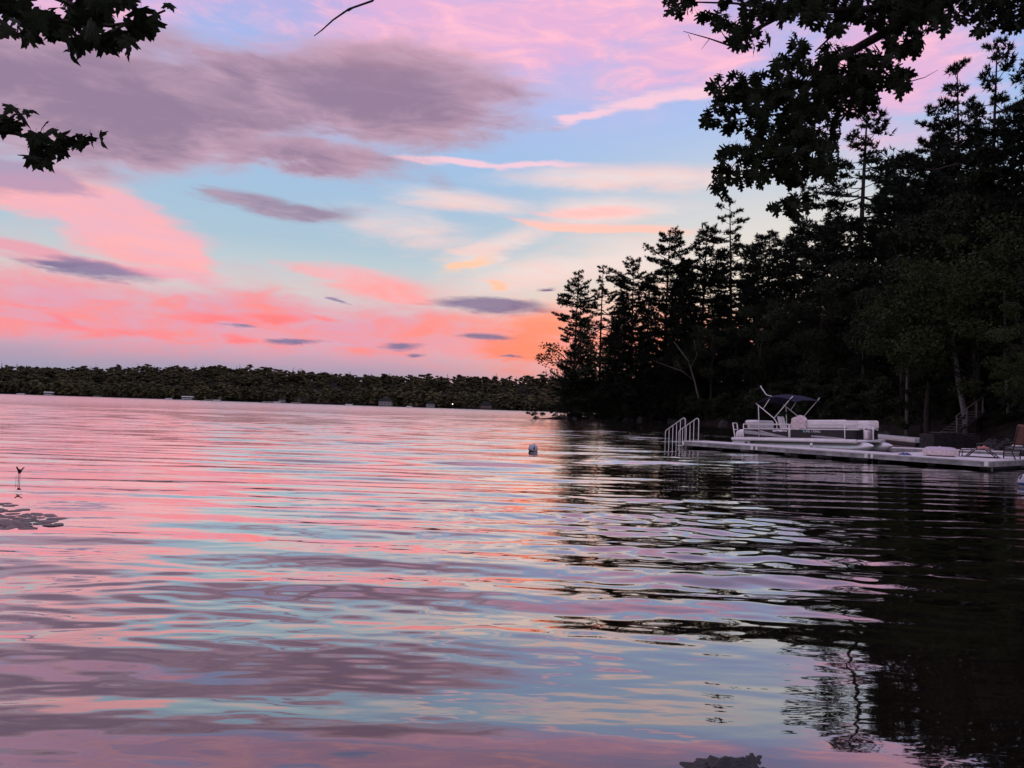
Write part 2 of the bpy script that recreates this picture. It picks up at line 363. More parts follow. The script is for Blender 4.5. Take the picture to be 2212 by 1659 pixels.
m_ = bpy.data.materials.new('lit_lamp'); m_.use_nodes = True; MATS['lamp'] = m_
b_ = m_.node_tree.nodes['Principled BSDF']; b_.inputs['Emission Color'].default_value = (1, .85, .6, 1); b_.inputs['Emission Strength'].default_value = 6
M_lamp = m_

# ------------------------------------------------------------------ ground sheet (land and lake bed)
SHORE = [(3.6, 120.0), (14, 121.5), (25.6, 126), (30.5, 99), (30, 75), (28.8, 58), (27.2, 47), (25.4, 40), (22.6, 31), (19, 20), (14, 10), (8, 3.2), (3, 1.4), (-3, 1.2), (-15, 2.5), (-40, 8), (-90, 16), (-420, 30), (-420, -420), (700, -420), (700, 330), (200, 240), (80, 178), (30, 150), (6, 130)]
FARS = [(-1600, 900), (-900, 700), (-560, 640), (-420, 610), (-250, 585), (-80, 560), (40, 540), (140, 520), (300, 520), (1600, 600), (1600, 2600), (-1600, 2600)]
def sdist(P, poly):                      # signed distance, positive inside
    P = np.asarray(P, float); n = len(poly); d = np.full(len(P), 1e9); ins = np.zeros(len(P), bool)
    for i in range(n):
        a = np.array(poly[i]); b = np.array(poly[(i+1) % n]); ab = b-a
        t = np.clip(((P-a)@ab)/(ab@ab), 0, 1); q = a + t[:, None]*ab
        d = np.minimum(d, np.hypot(*(P-q).T))
        cond = ((a[1] > P[:, 1]) != (b[1] > P[:, 1]))
        with np.errstate(divide='ignore', invalid='ignore'):
            xi = (b[0]-a[0])*(P[:, 1]-a[1])/(b[1]-a[1]) + a[0]
        ins ^= cond & (P[:, 0] < xi)
    return np.where(ins, d, -d)
def sstep(x, a, b):
    t = np.clip((x-a)/(b-a), 0, 1); return t*t*(3-2*t)
def wob(P, s, seed=0):
    r = np.random.default_rng(seed); o = np.zeros(len(P))
    for k in range(7):
        a = r.uniform(0, 2*PI); f = s*r.uniform(.5, 2.2); o += np.sin((P[:, 0]*math.cos(a)+P[:, 1]*math.sin(a))*f + r.uniform(0, 6.28))
    return o/3.0
def ground_z(P):
    P = np.atleast_2d(np.asarray(P, float))
    d = sdist(P, SHORE); d = d + wob(P, .8, 3)*np.clip(np.abs(d)*.4, 0, .5)
    df = sdist(P, FARS)
    w = sstep(P[:, 0], 16, 30)*sstep(P[:, 1], 8, 30)*(1-.75*sstep(P[:, 1], 75, 110))
    land = .42*(1-np.exp(-np.maximum(d, 0)/.9)) + .9*w*(1-np.exp(-np.maximum(d, 0)/1.1)) + (.03+.17*w)*np.clip(d, 0, 40)
    bed = -.12 - .075*np.clip(-d, 0, 60) - .05*np.clip(-d, 0, 1)
    z = np.where(d > 0, land + .1*wob(P, 1.2, 5)*np.clip(d, 0, 1), bed + .03*wob(P, 5, 6))
    fl = 1.0*(1-np.exp(-np.maximum(df, 0)/4)) + 2.6*wob(P, .012, 17)*sstep(df, 20, 120) + 20*sstep(df, 4, 125) + 8*sstep(df, 130, 600)
    z = np.where(df > 0, fl, z)
    return z
def axis(lo, mid0, mid1, hi, fine_, grow):
    a = list(np.arange(mid0, mid1, fine_)); s_ = fine_; x = a[-1]
    while x < hi: s_ *= grow; x += s_; a.append(x)
    s_ = fine_; x = a[0]; b = []
    while x > lo: s_ *= grow; x -= s_; b.append(x)
    return np.array(b[::-1]+a)
gx = axis(-2500, -12, 40, 2500, .5, 1.07); gy = axis(-600, -6, 60, 2600, .5, 1.05)
X, Y = np.meshgrid(gx, gy); P = np.stack([X.ravel(), Y.ravel()], 1)
V = np.column_stack([P, ground_z(P)])
nx, ny = len(gx), len(gy); I = np.arange(nx*ny).reshape(ny, nx)
Q = np.stack([I[:-1, :-1], I[:-1, 1:], I[1:, 1:], I[1:, :-1]], -1).reshape(-1, 4)
M_ground = mat('forest_floor', (0.016, 0.013, 0.010), 0.95, var=0.45, scale=1.6, bump=0.8, bscale=6, spec=0.1, col2=(0.030, 0.025, 0.017, 1))
struct('ground', arr_mesh('ground', V, Q, True), M_ground)

# ------------------------------------------------------------------ lake surface: real ripples, longer out from the shore
LILY = onwater(12, 519)
rr_ = [1.0]
while rr_[-1] < 1700: rr_.append(rr_[-1]*(1.0042 if rr_[-1] < 120 else 1.02))
R_ = np.array(rr_); TH = np.radians(np.linspace(-84, 84, 520))
RR, TT = np.meshgrid(R_, TH, indexing='ij'); wx = (RR*np.sin(TT)).ravel(); wy = (RR*np.cos(TT)).ravel(); wr = RR.ravel()
cell = np.where(wr < 120, .0042, .02)*wr
Pw = np.stack([wx, wy], 1)
hgt = np.zeros(len(wx), np.float64)
r_ = np.random.default_rng(21)
group_ = .70 + .38*wob(Pw, .16, 11); group2 = np.clip(.62 + .62*wob(Pw, .5, 12), .1, 1.8)
rightpatch = 1 + 1.5*sstep(wx, -.4, 1.6)*(1-sstep(wr, 8, 18))
near_ = .75+.25*sstep(wr, 4, 10)
def waves(n, l0, l1, spread, slope, mod, main=-PI/2):
    global hgt
    for k in range(n):
        lam = l0*(l1/l0)**r_.uniform(); a = main + r_.normal(0, spread); kk = 2*PI/lam
        A = slope/math.sqrt(n)*math.sqrt(2)/kk
        fd = sstep(lam/np.maximum(cell, 1e-6), 3.0, 7.0)
        ph = (wx*math.cos(a)+wy*math.sin(a))*kk + r_.uniform(0, 2*PI)
        hgt += A*fd*mod*np.sin(ph)
waves(14, .95, 1.7, .12, .066, group_)
waves(18, .42, .9, .18, .054, group_*group2*near_)
waves(30, .13, .42, .30, .045, group2*rightpatch*near_)
waves(14, .07, .15, .6, .014, group2*rightpatch)
lee = 1-.65*sstep(wx/wr, .18, .42)
waves(20, 1.8, 5.0, .36, .038, (.25+.75*sstep(wr, 12, 34))*group_*lee)
waves(20, 4.0, 14.0, .42, .028, sstep(wr, 40, 110)*group_*1.3*lee)
calm = 1-.93*np.exp(-(((wx-LILY.x+.6)/2.4)**2+((wy-LILY.y)/2.0)**2))
hgt *= calm*(1-.55*sstep(wx/wr, .24, .52))
I = np.arange(len(wx)).reshape(RR.shape)
Q = np.stack([I[:-1, :-1], I[:-1, 1:], I[1:, 1:], I[1:, :-1]], -1).reshape(-1, 4)
wind = sstep(np.log(wr), math.log(14), math.log(170))
lake_me = arr_mesh('lake', np.column_stack([wx, wy, hgt]), Q, True, {'wind': wind, 'chop': sstep(np.log(wr), math.log(55), math.log(330))})
m_ = bpy.data.materials.new('lake_water'); m_.use_nodes = True; t = m_.node_tree; t.nodes.clear(); q = G(t)
co = q.n('ShaderNodeTexCoord').outputs['Object']
wa = q.n('ShaderNodeAttribute', attribute_name='wind').outputs['Fac']
h1 = q.noise(q.v('MULTIPLY', co, (1.1, 3.2, 1)), 1.6, 3.0, 0.5); h2 = q.noise(q.v('MULTIPLY', co, (0.35, 1.0, 1)), 0.9, 4.0, 0.55)
hh = q.m('ADD', q.m('MULTIPLY', h1, 0.030), q.m('MULTIPLY', h2, 0.22))
bp = q.n('ShaderNodeBump'); bp.inputs['Distance'].default_value = 1.0
q.put(bp.inputs['Strength'], q.m('MULTIPLY_ADD', wa, 0.62, 0.05)); q.put(bp.inputs['Height'], hh)
fr = q.n('ShaderNodeFresnel'); fr.inputs['IOR'].default_value = 1.33; q.put(fr.inputs['Normal'], bp.outputs[0])
ch = q.n('ShaderNodeAttribute', attribute_name='chop').outputs['Fac']
gl = q.n('ShaderNodeBsdfGlossy', distribution='MULTI_GGX'); q.put(gl.inputs['Roughness'], q.m('ADD', q.m('MULTIPLY', ch, 0.12), q.m('MULTIPLY_ADD', wa, 0.04, 0.02))); gl.inputs['Color'].default_value = (1, 0.955, 0.935, 1)
q.put(gl.inputs['Normal'], bp.outputs[0])
tr = q.n('ShaderNodeBsdfTransparent'); tr.inputs['Color'].default_value = (0.34, 0.25, 0.16, 1)
df_ = q.n('ShaderNodeBsdfDiffuse'); df_.inputs['Color'].default_value = (0.020, 0.016, 0.010, 1)
bd = q.n('ShaderNodeMixShader'); bd.inputs[0].default_value = 0.5; t.links.new(tr.outputs[0], bd.inputs[1]); t.links.new(df_.outputs[0], bd.inputs[2])
mx = q.n('ShaderNodeMixShader'); t.links.new(q.m('MINIMUM', q.m('MULTIPLY', q.m('POWER', fr.outputs[0], 0.70), 1.72), 0.97), mx.inputs[0]); t.links.new(bd.outputs[0], mx.inputs[1]); t.links.new(gl.outputs[0], mx.inputs[2])
ou = q.n('ShaderNodeOutputMaterial'); t.links.new(mx.outputs[0], ou.inputs['Surface'])
struct('lake', lake_me, m_)
# ------------------------------------------------------------------ trees
def frames(D):                           # two vectors square to each direction
    D = D/np.linalg.norm(D, axis=1, keepdims=True)
    ref = np.where(np.abs(D[:, 2:3]) < .9, np.array([[0, 0, 1.]]), np.array([[1., 0, 0]]))
    U = np.cross(D, ref); U /= np.linalg.norm(U, axis=1, keepdims=True)
    return D, U, np.cross(U, D)
def needle_tris(P, D, L, wdt, k, r, spread=.8, up=.25):
    """k needle blades radiating from each tuft P about direction D"""
    n = len(P); P = np.repeat(P, k, 0); D = np.repeat(D, k, 0); L = np.repeat(L, k)
    E = D + r.normal(0, spread, (n*k, 3)) + np.array([0, 0, up]); E, U, W_ = frames(E)
    ang = r.uniform(0, 2*PI, n*k); S_ = U*np.cos(ang)[:, None] + W_*np.sin(ang)[:, None]
    L = L*r.uniform(.6, 1.15, n*k); w = wdt*r.uniform(.7, 1.3, n*k)
    a = P - S_*w[:, None]*.5; b = P + S_*w[:, None]*.5; c = P + E*L[:, None]
    V = np.stack([a, b, c], 1).reshape(-1, 3); return V, np.arange(n*k*3).reshape(-1, 3)
def leaf_quads(P, size, r, flat=.5):
    n = len(P); N = r.normal(0, 1, (n, 3)); N[:, 2] += flat; N, U, W_ = frames(N)
    ang = r.uniform(0, 2*PI, n); A = U*np.cos(ang)[:, None]+W_*np.sin(ang)[:, None]; B = np.cross(N, A)
    s = size*r.uniform(.6, 1.3, n)[:, None]
    V = np.stack([P-A*s*.5, P+B*s*.32, P+A*s*.5, P-B*s*.32], 1).reshape(-1, 3)
    return V, np.arange(n*4).reshape(-1, 4)

def pine(seed, h=26.0, base=.22, reach=4.6, gap=.85, dens=1.0, flag=0.0, sparse_top=.0, sway=.5):
    """white pine: tapered trunk, uneven whorls of level boughs carrying plumes of needles"""
    r = np.random.default_rng(seed); tb = MB()
    pts = []; rad = []; ph = r.uniform(0, 6.28)
    for i in range(13):
        f = i/12; pts.append((sway*math.sin(2.2*f+ph)*f, sway*math.cos(1.7*f+ph)*f*.6, h*f)); rad.append(.017*h*(1-f)**.8*.62+.025)
    tb.tube(pts, rad, 7)
    pa = np.array(pts)
    P = []; D = []; L = []
    z = base*h
    while z < h*.985:
        f = z/h; g_ = (f-base)/(1-base)
        prof = min(1, .20+2.3*(1-g_))*(.55+.5*r.uniform())*(1+.25*math.sin(9*g_+seed))
        nb = r.integers(3, 6) if f < .9 else 3
        if sparse_top and f > .55: nb = max(2, nb-1)
        a0 = r.uniform(0, 6.28)
        for b in range(nb):
            az = a0 + 2*PI*b/nb + r.normal(0, .35)
            ln = reach*prof*r.uniform(.35, 1.15)*(1+flag*math.cos(az)) + .35
            if r.uniform() < .12: ln *= .4
            lift = r.normal(.08, .12) + .55*max(0, g_-.75)*2
            o = np.array([np.interp(z, pa[:, 2], pa[:, 0]), np.interp(z, pa[:, 2], pa[:, 1]), z])
            hd = np.array([math.cos(az), math.sin(az), 0]); side = np.array([-math.sin(az), math.cos(az), 0])
            bow = r.uniform(-.12, .05)
            line = [o + hd*ln*u + np.array([0, 0, ln*(lift*u + bow*4*u*(1-u) + .10*u*u)]) for u in np.linspace(0, 1, 5)]
            tb.tube([tuple(q) for q in line], [max(.018, .012*ln*(1-u)+.014) for u in np.linspace(0, 1, 5)], 4, cap=False)
            ntf = int(max(5, ln*8.0*dens))
            for k in range(ntf):
                u = r.uniform(.30, 1.04)**.75
                p = o + hd*ln*u + np.array([0, 0, ln*(lift*u + bow*4*u*(1-u) + .10*u*u)])
                sd_ = r.normal(0, .13*ln*(1.12-u)*1.6+.14); p = p + side*sd_ + np.array([0, 0, r.normal(.04, .07)])
                P.append(p); D.append(hd*.7 + side*np.sign(sd_)*.6 + np.array([0, 0, .25])); L.append(r.uniform(.30, .52))
        z += gap*r.uniform(.55, 1.4)*(1.0 - .35*g_)
    for k in range(12):
        P.append(pa[-1]+np.array([r.normal(0, .12), r.normal(0, .12), -r.uniform(0, 1.0)])); D.append(np.array([0, 0, 1.])); L.append(.45)
    V, Fc = needle_tris(np.array(P), np.array(D), np.array(L), .105, 8, r, .65, .3)
    return tb.mesh('trunk'), arr_mesh('crown', V, Fc)

def hemlock(seed, h=20.0, base=.03, reach=4.2, dens=1.0):
    """dense evergreen, feathered almost to the ground"""
    r = np.random.default_rng(seed); tb = MB()
    tb.tube([(0, 0, 0), (.1*r.normal(), .1*r.normal(), h*.5), (.2*r.normal(), .2*r.normal(), h)], [.014*h*.6, .014*h*.35, .03], 7)
    P = []; D = []; L = []
    z = base*h
    while z < h*.99:
        g_ = z/h; ln0 = reach*(1-g_)**.75*(.75+.4*r.uniform())+.25
        nb = r.integers(5, 8); a0 = r.uniform(0, 6.28)
        for b in range(nb):
            az = a0+2*PI*b/nb+r.normal(0, .3); ln = ln0*r.uniform(.55, 1.15)
            hd = np.array([math.cos(az), math.sin(az), 0]); side = np.array([-math.sin(az), math.cos(az), 0]); dr = r.uniform(.05, .3)
            tb.tube([(0, 0, z), tuple(hd*ln*.9+np.array([0, 0, z-dr*ln*.7]))], [.03, .012], 3, cap=False)
            for k in range(int(max(4, ln*5.2*dens))):
                u = r.uniform(.12, 1.0)**.8; sd_ = r.normal(0, .26*ln*(1.05-u)+.10)
                P.append(hd*ln*u+side*sd_+np.array([0, 0, z-dr*ln*u*u+r.normal(0, .12)])); D.append(hd*.8+side*np.sign(sd_)*.5+np.array([0, 0, -.25])); L.append(r.uniform(.30, .55))
        z += .52*r.uniform(.7, 1.3)
    V, Fc = needle_tris(np.array(P), np.array(D), np.array(L), .12, 8, r, .6, -.05)
    return tb.mesh('trunk'), arr_mesh('crown', V, Fc)

def broadleaf(seed, h=16.0, cw=5.5, cb=.25, n=9000, leaf=.26, nclump=34, trunk_r=.2, lean=0.0, bark_to=.8):
    r = np.random.default_rng(seed); tb = MB()
    zc_ = h*(cb+1)/2; hz = h*(1-cb)/2
    top = (lean*h*.7, r.normal(0, .4), h*bark_to)
    tb.tube([(0, 0, 0), (lean*h*.15, .1, h*.2), (lean*h*.42, r.normal(0, .25), h*.5), top], [trunk_r*1.25, trunk_r, trunk_r*.65, trunk_r*.2], 8)
    C = []
    while len(C) < nclump:
        p = r.uniform(-1, 1, 3); q_ = np.linalg.norm(p)
        if q_ > 1 or q_ < .25: continue
        w = 1 - .35*max(0, p[2])**2
        C.append(np.array([p[0]*cw*w + lean*h*.5, p[1]*cw*w, zc_+p[2]*hz]))
    for c_ in C:
        z0 = max(h*.15, min(h*.75, c_[2]*.72)); f = z0/(h*bark_to)
        o = np.array([lean*h*.7*f*.9, 0, z0]); m_2 = o*.45+c_*.55+np.array([0, 0, .25])
        tb.tube([tuple(o), tuple(m_2), tuple(c_)], [trunk_r*.36, trunk_r*.2, .02], 4, cap=False)
    per = n//nclump; P = []
    for c_ in C:
        s_ = np.array([1.0, 1.0, .55])*cw*.25*r.uniform(.6, 1.45)
        q_ = r.normal(0, 1, (per, 3)); q_ /= np.linalg.norm(q_, axis=1, keepdims=True); q_ *= r.uniform(.25, 1.05, (per, 1))**.6
        P.append(c_ + q_*s_)
    V, Fc = leaf_quads(np.concatenate(P), leaf, r, .6)
    return tb.mesh('trunk'), arr_mesh('crown', V, Fc)

def plant_tree(name, kind, x, y, hh, label, cat, group=None, rz=None, leafmat=None, barkmat=None, z=None, wide=1.0):
    tm, cm, h0 = kind
    z = float(ground_z([(x, y)])[0]) - .06 if z is None else z
    s = hh/h0
    e = thing(name, label, cat, (x, y, z), random.uniform(0, 6.28) if rz is None else rz, group)
    e.scale = (s*wide, s*wide, s)
    to = obj('trunk', tm, None, e); cr = obj('crown', cm, None, e)
    for o_, mm in ((to, barkmat), (cr, leafmat)):
        if mm is not None:
            o_.material_slots[0].link = 'OBJECT'; o_.material_slots[0].material = mm
    return e
def kind(meshes, h, lm, bm): meshes[0].materials.append(bm); meshes[1].materials.append(lm); return (meshes[0], meshes[1], h)
PINES = [kind(pine(100+i, 26, b, rc, gp, dn, fl, st), 26, M_needle, M_bark) for i, (b, rc, gp, dn, fl, st) in enumerate(
    [(.12, 5.0, .80, 2.0, .1, 0), (.10, 5.4, .82, 2.0, .2, 0), (.14, 4.8, .80, 2.0, -.1, 1), (.10, 5.6, .85, 2.0, .25, 0), (.20, 5.2, 1.05, 2.0, .3, 1)])]
HEMS = [kind(hemlock(200+i, 20, .03, rc, 1.0), 20, M_needle, M_bark) for i, rc in enumerate((4.0, 4.6, 3.6))]
BROAD = [kind(broadleaf(300+i, 16, cw, cb, n, lf, nc, .22, ln), 16, M_leaf, M_bark) for i, (cw, cb, n, lf, nc, ln) in enumerate(
    [(5.2, .22, 15000, .23, 34, 0), (4.6, .30, 13000, .22, 28, .06), (6.0, .18, 16000, .23, 38, -.05)])]
SHRUB = [kind(broadleaf(400+i, 4, 2.2, .02, 2600, .20, 16, .06), 4, M_leaf, M_bark) for i in range(3)]
THIN = [kind(broadleaf(450, 11, 4.2, .22, 2600, .26, 26, .16, -.05), 11, M_leaf, M_bark)]

def top_tree(name, kd, cx, ty, dist, label, cat, group=None, rz=None, leafmat=None, wide=1.0):
    """stand a tree on the ground so many metres off, tall enough for its tip"""
    p = at(cx/S, ty/S, dist); zg = float(ground_z([(p.x, p.y)])[0]) - .06
    # the foot lies under the tip (the trunk is upright in the world)
    return plant_tree(name, kd, p.x, p.y, p.z - zg, label, cat, group, rz, leafmat, None, zg, wide)

WP = 'skyline pines on the wooded point'
pt = [(1248, 585, 125, 2, 'slender white pine nearest the tip of the point', 0.95), (1303, 573, 128, 4, 'open-topped pine second from the tip of the point', .9),
      (1368, 562, 131, 0, 'mid-height pine third from the tip of the point', 1.0), (1442, 497, 133, 1, 'broad pine with a leaning flat top, fourth from the point', 1.0),
      (1524, 487, 134, 3, 'dense pine with a forked tip beside the tallest pine of the point', 1.0), (1586, 430, 129, 4, 'tallest pine of the point with open level boughs', .95),
      (1868, 232, 84, 4, 'tall sparse pine rising alone above the wood behind the boat', 1.3)]
for cx, ty, dd, kk, lb, wd in pt: top_tree('white_pine', PINES[kk], cx, ty, dd, lb, 'tree', WP, None, None, wd)
for cx, ty, dd, kk, lb in [(2075, 140, 62, 4, 'pine with layered boughs at the upper right, left of the tallest'), (2150, 82, 54, 4, 'tallest dark pine against the sky at the upper right'),
                           (2250, 70, 48, 3, 'pine at the right edge with boughs under the oak leaves'), (2010, 290, 66, 1, 'dark pine below the layered pine at upper right')]:
    top_tree('white_pine', PINES[kk], cx, ty, dd, lb, 'tree', 'tall pines at the right edge', None, None, .85)
top_tree('shore_maple', THIN[0], 1240, 690, 123.5, 'thin-leaved small tree leaning over the water at the tip of the point', 'tree', None, 2.4)
fill = [(1275, 730, 124, 0), (1330, 690, 126, 1), (1400, 640, 128, 0), (1470, 620, 129, 2), (1500, 700, 126, 1), (1560, 600, 127, 0), (1620, 570, 120, 1), (1650, 640, 112, 2),
        (1700, 530, 112, 0), (1745, 590, 102, 1), (1790, 500, 104, 2), (1830, 560, 88, 0), (1850, 480, 92, 1), (1900, 440, 82, 0), (1935, 520, 72, 2), (1960, 400, 74, 1),
        (2010, 380, 68, 0), (2060, 330, 64, 2), (2110, 290, 58, 1), (2160, 260, 54, 0), (2215, 240, 50, 2), (1880, 640, 76, 1), (1780, 680, 92, 0), (1590, 720, 122, 2), (1450, 740, 127, 1),
        (2280, 150, 46, 1), (2350, 100, 40, 0), (1310, 800, 123, 2), (1690, 700, 104, 1), (1340, 640, 134, 0), (1405, 590, 136, 2), (1480, 560, 138, 1), (1230, 760, 123, 2), (1555, 560, 136, 0), (1260, 690, 130, 1)]
for i, (cx, ty, dd, kk) in enumerate(fill):
    top_tree('hemlock', HEMS[kk], cx, ty, dd, 'dense dark evergreen in the massed wood behind the boat and dock', 'tree', 'evergreens massed along the shore', None, None, random.uniform(.95, 1.3))
for cx, ty, dd, kk, lb in [(1640, 540, 118, 0, 'shorter pine just right of the tallest pine of the point'), (1740, 470, 106, 2, 'pine half hidden below the hanging oak leaves'), (1810, 470, 96, 3, 'broad pine left of the tall sparse pine'),
                           (1930, 380, 78, 2, 'narrow pine just right of the tall sparse pine'), (1975, 350, 72, 0, 'pine between the tall sparse pine and the layered pine'), (1670, 500, 124, 1, 'pine behind the shorter one, second right of the tallest of the point')]:
    top_tree('white_pine', PINES[kk], cx, ty, dd, lb, 'tree', 'pines inside the wood')
for i, (cx, ty, dd, kk) in enumerate([(1350, 600, 150, 0), (1480, 560, 152, 1), (1620, 520, 150, 2), (1720, 480, 140, 0), (1800, 430, 128, 1), (1920, 360, 108, 2), (2040, 250, 92, 0)]):
    top_tree('hemlock', HEMS[kk], cx, ty, dd, 'evergreen at the back of the wood, half hidden by nearer trees', 'tree', 'evergreens at the back of the wood', None, None, 1.15)
top_tree('maple', BROAD[0], 2010, 555, 50, 'olive-green leafy maple right of the boat, its crown hanging over the bank', 'tree', None, 1.0, M_leaf_olive)
top_tree('maple', BROAD[2], 2120, 470, 46, 'large leafy tree above the wooden steps', 'tree', None, .3, M_leaf_olive)
top_tree('maple', BROAD[1], 2230, 640, 37, 'leafy tree at the right edge above the chairs', 'tree', None, 2.2, M_leaf_olive)
for cx, ty, dd, kk, lb in [(1960, 470, 64, 1, 'dark broadleaf tree above the bow of the boat'), (1870, 560, 72, 0, 'dark broadleaf tree above the middle of the boat'), (1770, 600, 86, 2, 'dark broadleaf tree above the boat canopy'), (1640, 640, 108, 1, 'dark broadleaf tree above the stern of the boat'),
                           (1540, 680, 122, 0, 'dark broadleaf tree beyond the swim ladder'), (2180, 330, 52, 2, 'tall dark broadleaf tree at the right edge behind the olive maples')]:
    top_tree('maple', BROAD[kk], cx, ty, dd, lb, 'tree', 'broadleaf trees in the wood')
# leafy shrubs lining the water's edge
k_ = 0
for a, b in zip(SHORE[0:9], SHORE[1:10]):
    L_ = math.dist(a, b); n_ = max(1, int(L_/2.4))
    for i in range(n_):
        u = (i+random.random()*.7)/n_; x = a[0]+(b[0]-a[0])*u; y = a[1]+(b[1]-a[1])*u
        if 30 < y < 45 and x > 20: continue
        dx_, dy_ = (b[1]-a[1])/L_, -(b[0]-a[0])/L_
        s_ = 1 if sdist([(x+dx_, y+dy_)], SHORE)[0] > 0 else -1
        o_ = random.uniform(.6, 2.2); x += s_*dx_*o_; y += s_*dy_*o_
        plant_tree('shrub', SHRUB[k_ % 3], x, y, random.uniform(2.4, 5.0), "dark leafy shrub at the water's edge below the wood", 'shrub', 'shrubs lining the far side of the cove'); k_ += 1
# pale trunks by the steps
for i, (cx, cy0, dd, lean, rad, lb) in enumerate([(2088, 905, 47, -.16, .17, 'thick pale leaning trunk beside the wooden steps'), (2112, 905, 48, -.06, .11, 'thinner pale trunk just right of the thick leaning one'),
                                                   (2178, 905, 45, -.05, .09, 'short pale trunk above the top of the wooden steps'), (1960, 900, 55, .0, .13, 'grey trunk standing in the shade left of the steps')]):
    p = at(cx/S, cy0/S, dd); zg = float(ground_z([(p.x, p.y)])[0])-.05
    e = thing('birch_tree', lb, 'tree', (p.x, p.y, zg), 0)
    hh_ = 9.0; MB().tube([(0, 0, 0), (lean*.4*1.2, .05, 1.2), (lean*3.4, .1, 3.6), (lean*6, .0, 6.5), (lean*8, 0, hh_)], [rad*1.15, rad, rad*.9, rad*.7, rad*.3], 9).build('trunk', M_pale_bark if i < 3 else M_dead, e)
    r = np.random.default_rng(70+i); c0 = np.array([lean*8, 0, hh_-.5])
    q_ = r.normal(0, 1, (1600, 3))*np.array([1.5, 1.5, 1.1]); V, Fc = leaf_quads(c0+q_, .24, r)
    obj('crown', arr_mesh('crown', V, Fc), M_leaf_olive, e)
# dead, bent tree on the point
p = at(700, 415, 119); zg = float(ground_z([(p.x, p.y)])[0])-.05
mb = MB(); mb.tube([(0, 0, 0), (-.2, 0, 3), (-1.0, 0, 6), (-2.0, 0, 9), (-4.4, -.2, 12)], [.22, .18, .14, .1, .04], 7)
mb.tube([(-1.0, 0, 6), (-3, -.3, 7.4), (-5.5, -.4, 8.2), (-7.5, -.6, 8.9)], [.1, .09, .06, .02], 5); mb.tube([(-1.6, 0, 8), (-.8, -.5, 10), (-1.4, -.4, 12.5)], [.08, .05, .02], 5); mb.tube([(-3, -.3, 7.4), (-4, -.6, 9)], [.06, .02], 5)
tag(mb.build('dead_tree', M_dead, None, loc=(p.x, p.y, zg)), 'pale leafless bent tree standing in front of the dark pines', 'tree')
# ------------------------------------------------------------------ far shore
ICO = bmesh.new(); bmesh.ops.create_icosphere(ICO, subdivisions=1, radius=1.0)
ICV = np.array([v.co for v in ICO.verts]); ICF = np.array([[v.index for v in f.verts] for f in ICO.faces]); ICO.free()
def far_tree(seed, conifer=False):
    """distant crown: lumpy masses of foliage with loose sprays round them"""
    r = np.random.default_rng(seed); tb = MB(); tb.tube([(0, 0, 0), (.15, 0, 6), (.1, 0, 11)], [.24, .18, .06], 5)
    VV = []; FF = []; n = 0; P = []
    if conifer:
        lump = [(np.array([r.normal(0, .3), r.normal(0, .3), z]), np.array([1, 1, .7])*max(.22, 2.5*(1-z/16.4)**.9*r.uniform(.7, 1.15))) for z in np.linspace(2.5, 15.3, 10)]
    else:
        lump = [(np.array([r.normal(0, 1.7), r.normal(0, 1.7), z]), np.array([1, 1, .75])*r.uniform(1.0, 1.9)) for z in np.linspace(1.6, 11.8, 11)]
    for c_, s_ in lump:
        q_ = ICV*(1+r.normal(0, .30, (len(ICV), 1)))*s_ + c_; VV.append(q_); FF.append(ICF+n); n += len(q_)
        d = r.normal(0, 1, (12, 3)); d /= np.linalg.norm(d, axis=1, keepdims=True); P.append(c_+d*s_*r.uniform(.9, 1.3, (12, 1)))
    V, Fc = leaf_quads(np.concatenate(P), .7, r, .8); tri = np.concatenate([Fc[:, [0, 1, 2]], Fc[:, [0, 2, 3]]]); VV.append(V); FF.append(tri+n)
    return kind((tb.mesh('trunk'), arr_mesh('crown', np.concatenate(VV), np.concatenate(FF))), 16.0 if conifer else 13.2, M_far, M_bark)
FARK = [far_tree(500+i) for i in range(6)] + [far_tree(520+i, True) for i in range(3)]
def far_shore_at(x):                     # the far waterline's Y for an X
    xs = [p[0] for p in FARS[:10]]; ys = [p[1] for p in FARS[:10]]; return float(np.interp(x, xs, ys))
r = np.random.default_rng(31)
x = -445.0
while x < 120:
    k_ = int(r.integers(0, 6)) if r.uniform() < .90 else int(r.integers(6, 9))
    y = far_shore_at(x) + r.uniform(3, 9)
    plant_tree('far_tree', FARK[k_], x, y, r.uniform(7.0, 13.0), 'small far-off tree in the front row along the opposite shore', 'tree', 'front row of trees on the opposite shore', r.uniform(0, 6.28), wide=r.uniform(.85, 1.25))
    x += r.uniform(2.2, 4.6)
# the wooded hill behind reads as one mass
VV = []; FF = []; nv = 0
src = []
for tm, cm, h0 in FARK:
    a = np.empty(len(cm.vertices)*3, np.float32); cm.vertices.foreach_get('co', a); f = np.empty(len(cm.polygons)*3, np.int32); cm.polygons.foreach_get('vertices', f)
    src.append((a.reshape(-1, 3), f.reshape(-1, 3), h0))
n_far = 0
while n_far < 2000:
    x = r.uniform(-560, 330); d_ = r.uniform(7, 170); y = far_shore_at(x) + d_
    k_ = int(r.integers(0, 6)) if r.uniform() < (.95 if d_ < 110 else .72) else int(r.integers(6, 9))
    a, f, h0 = src[k_]; s_ = r.uniform(7.0, 11.5)/h0*(1.25 if (k_ > 5 or r.uniform() < .1) else 1.0); th = r.uniform(0, 6.28)
    z = float(ground_z([(x, y)])[0]) - 2.0
    wd = r.uniform(1.2, 1.8) if k_ < 6 else r.uniform(.75, 1.0)
    B = np.column_stack([a[:, 0]*math.cos(th)-a[:, 1]*math.sin(th), a[:, 0]*math.sin(th)+a[:, 1]*math.cos(th), a[:, 2]])*s_*np.array([wd, wd, 1.0]) + np.array([x, y, z])
    VV.append(B); FF.append(f+nv); nv += len(B); n_far += 1
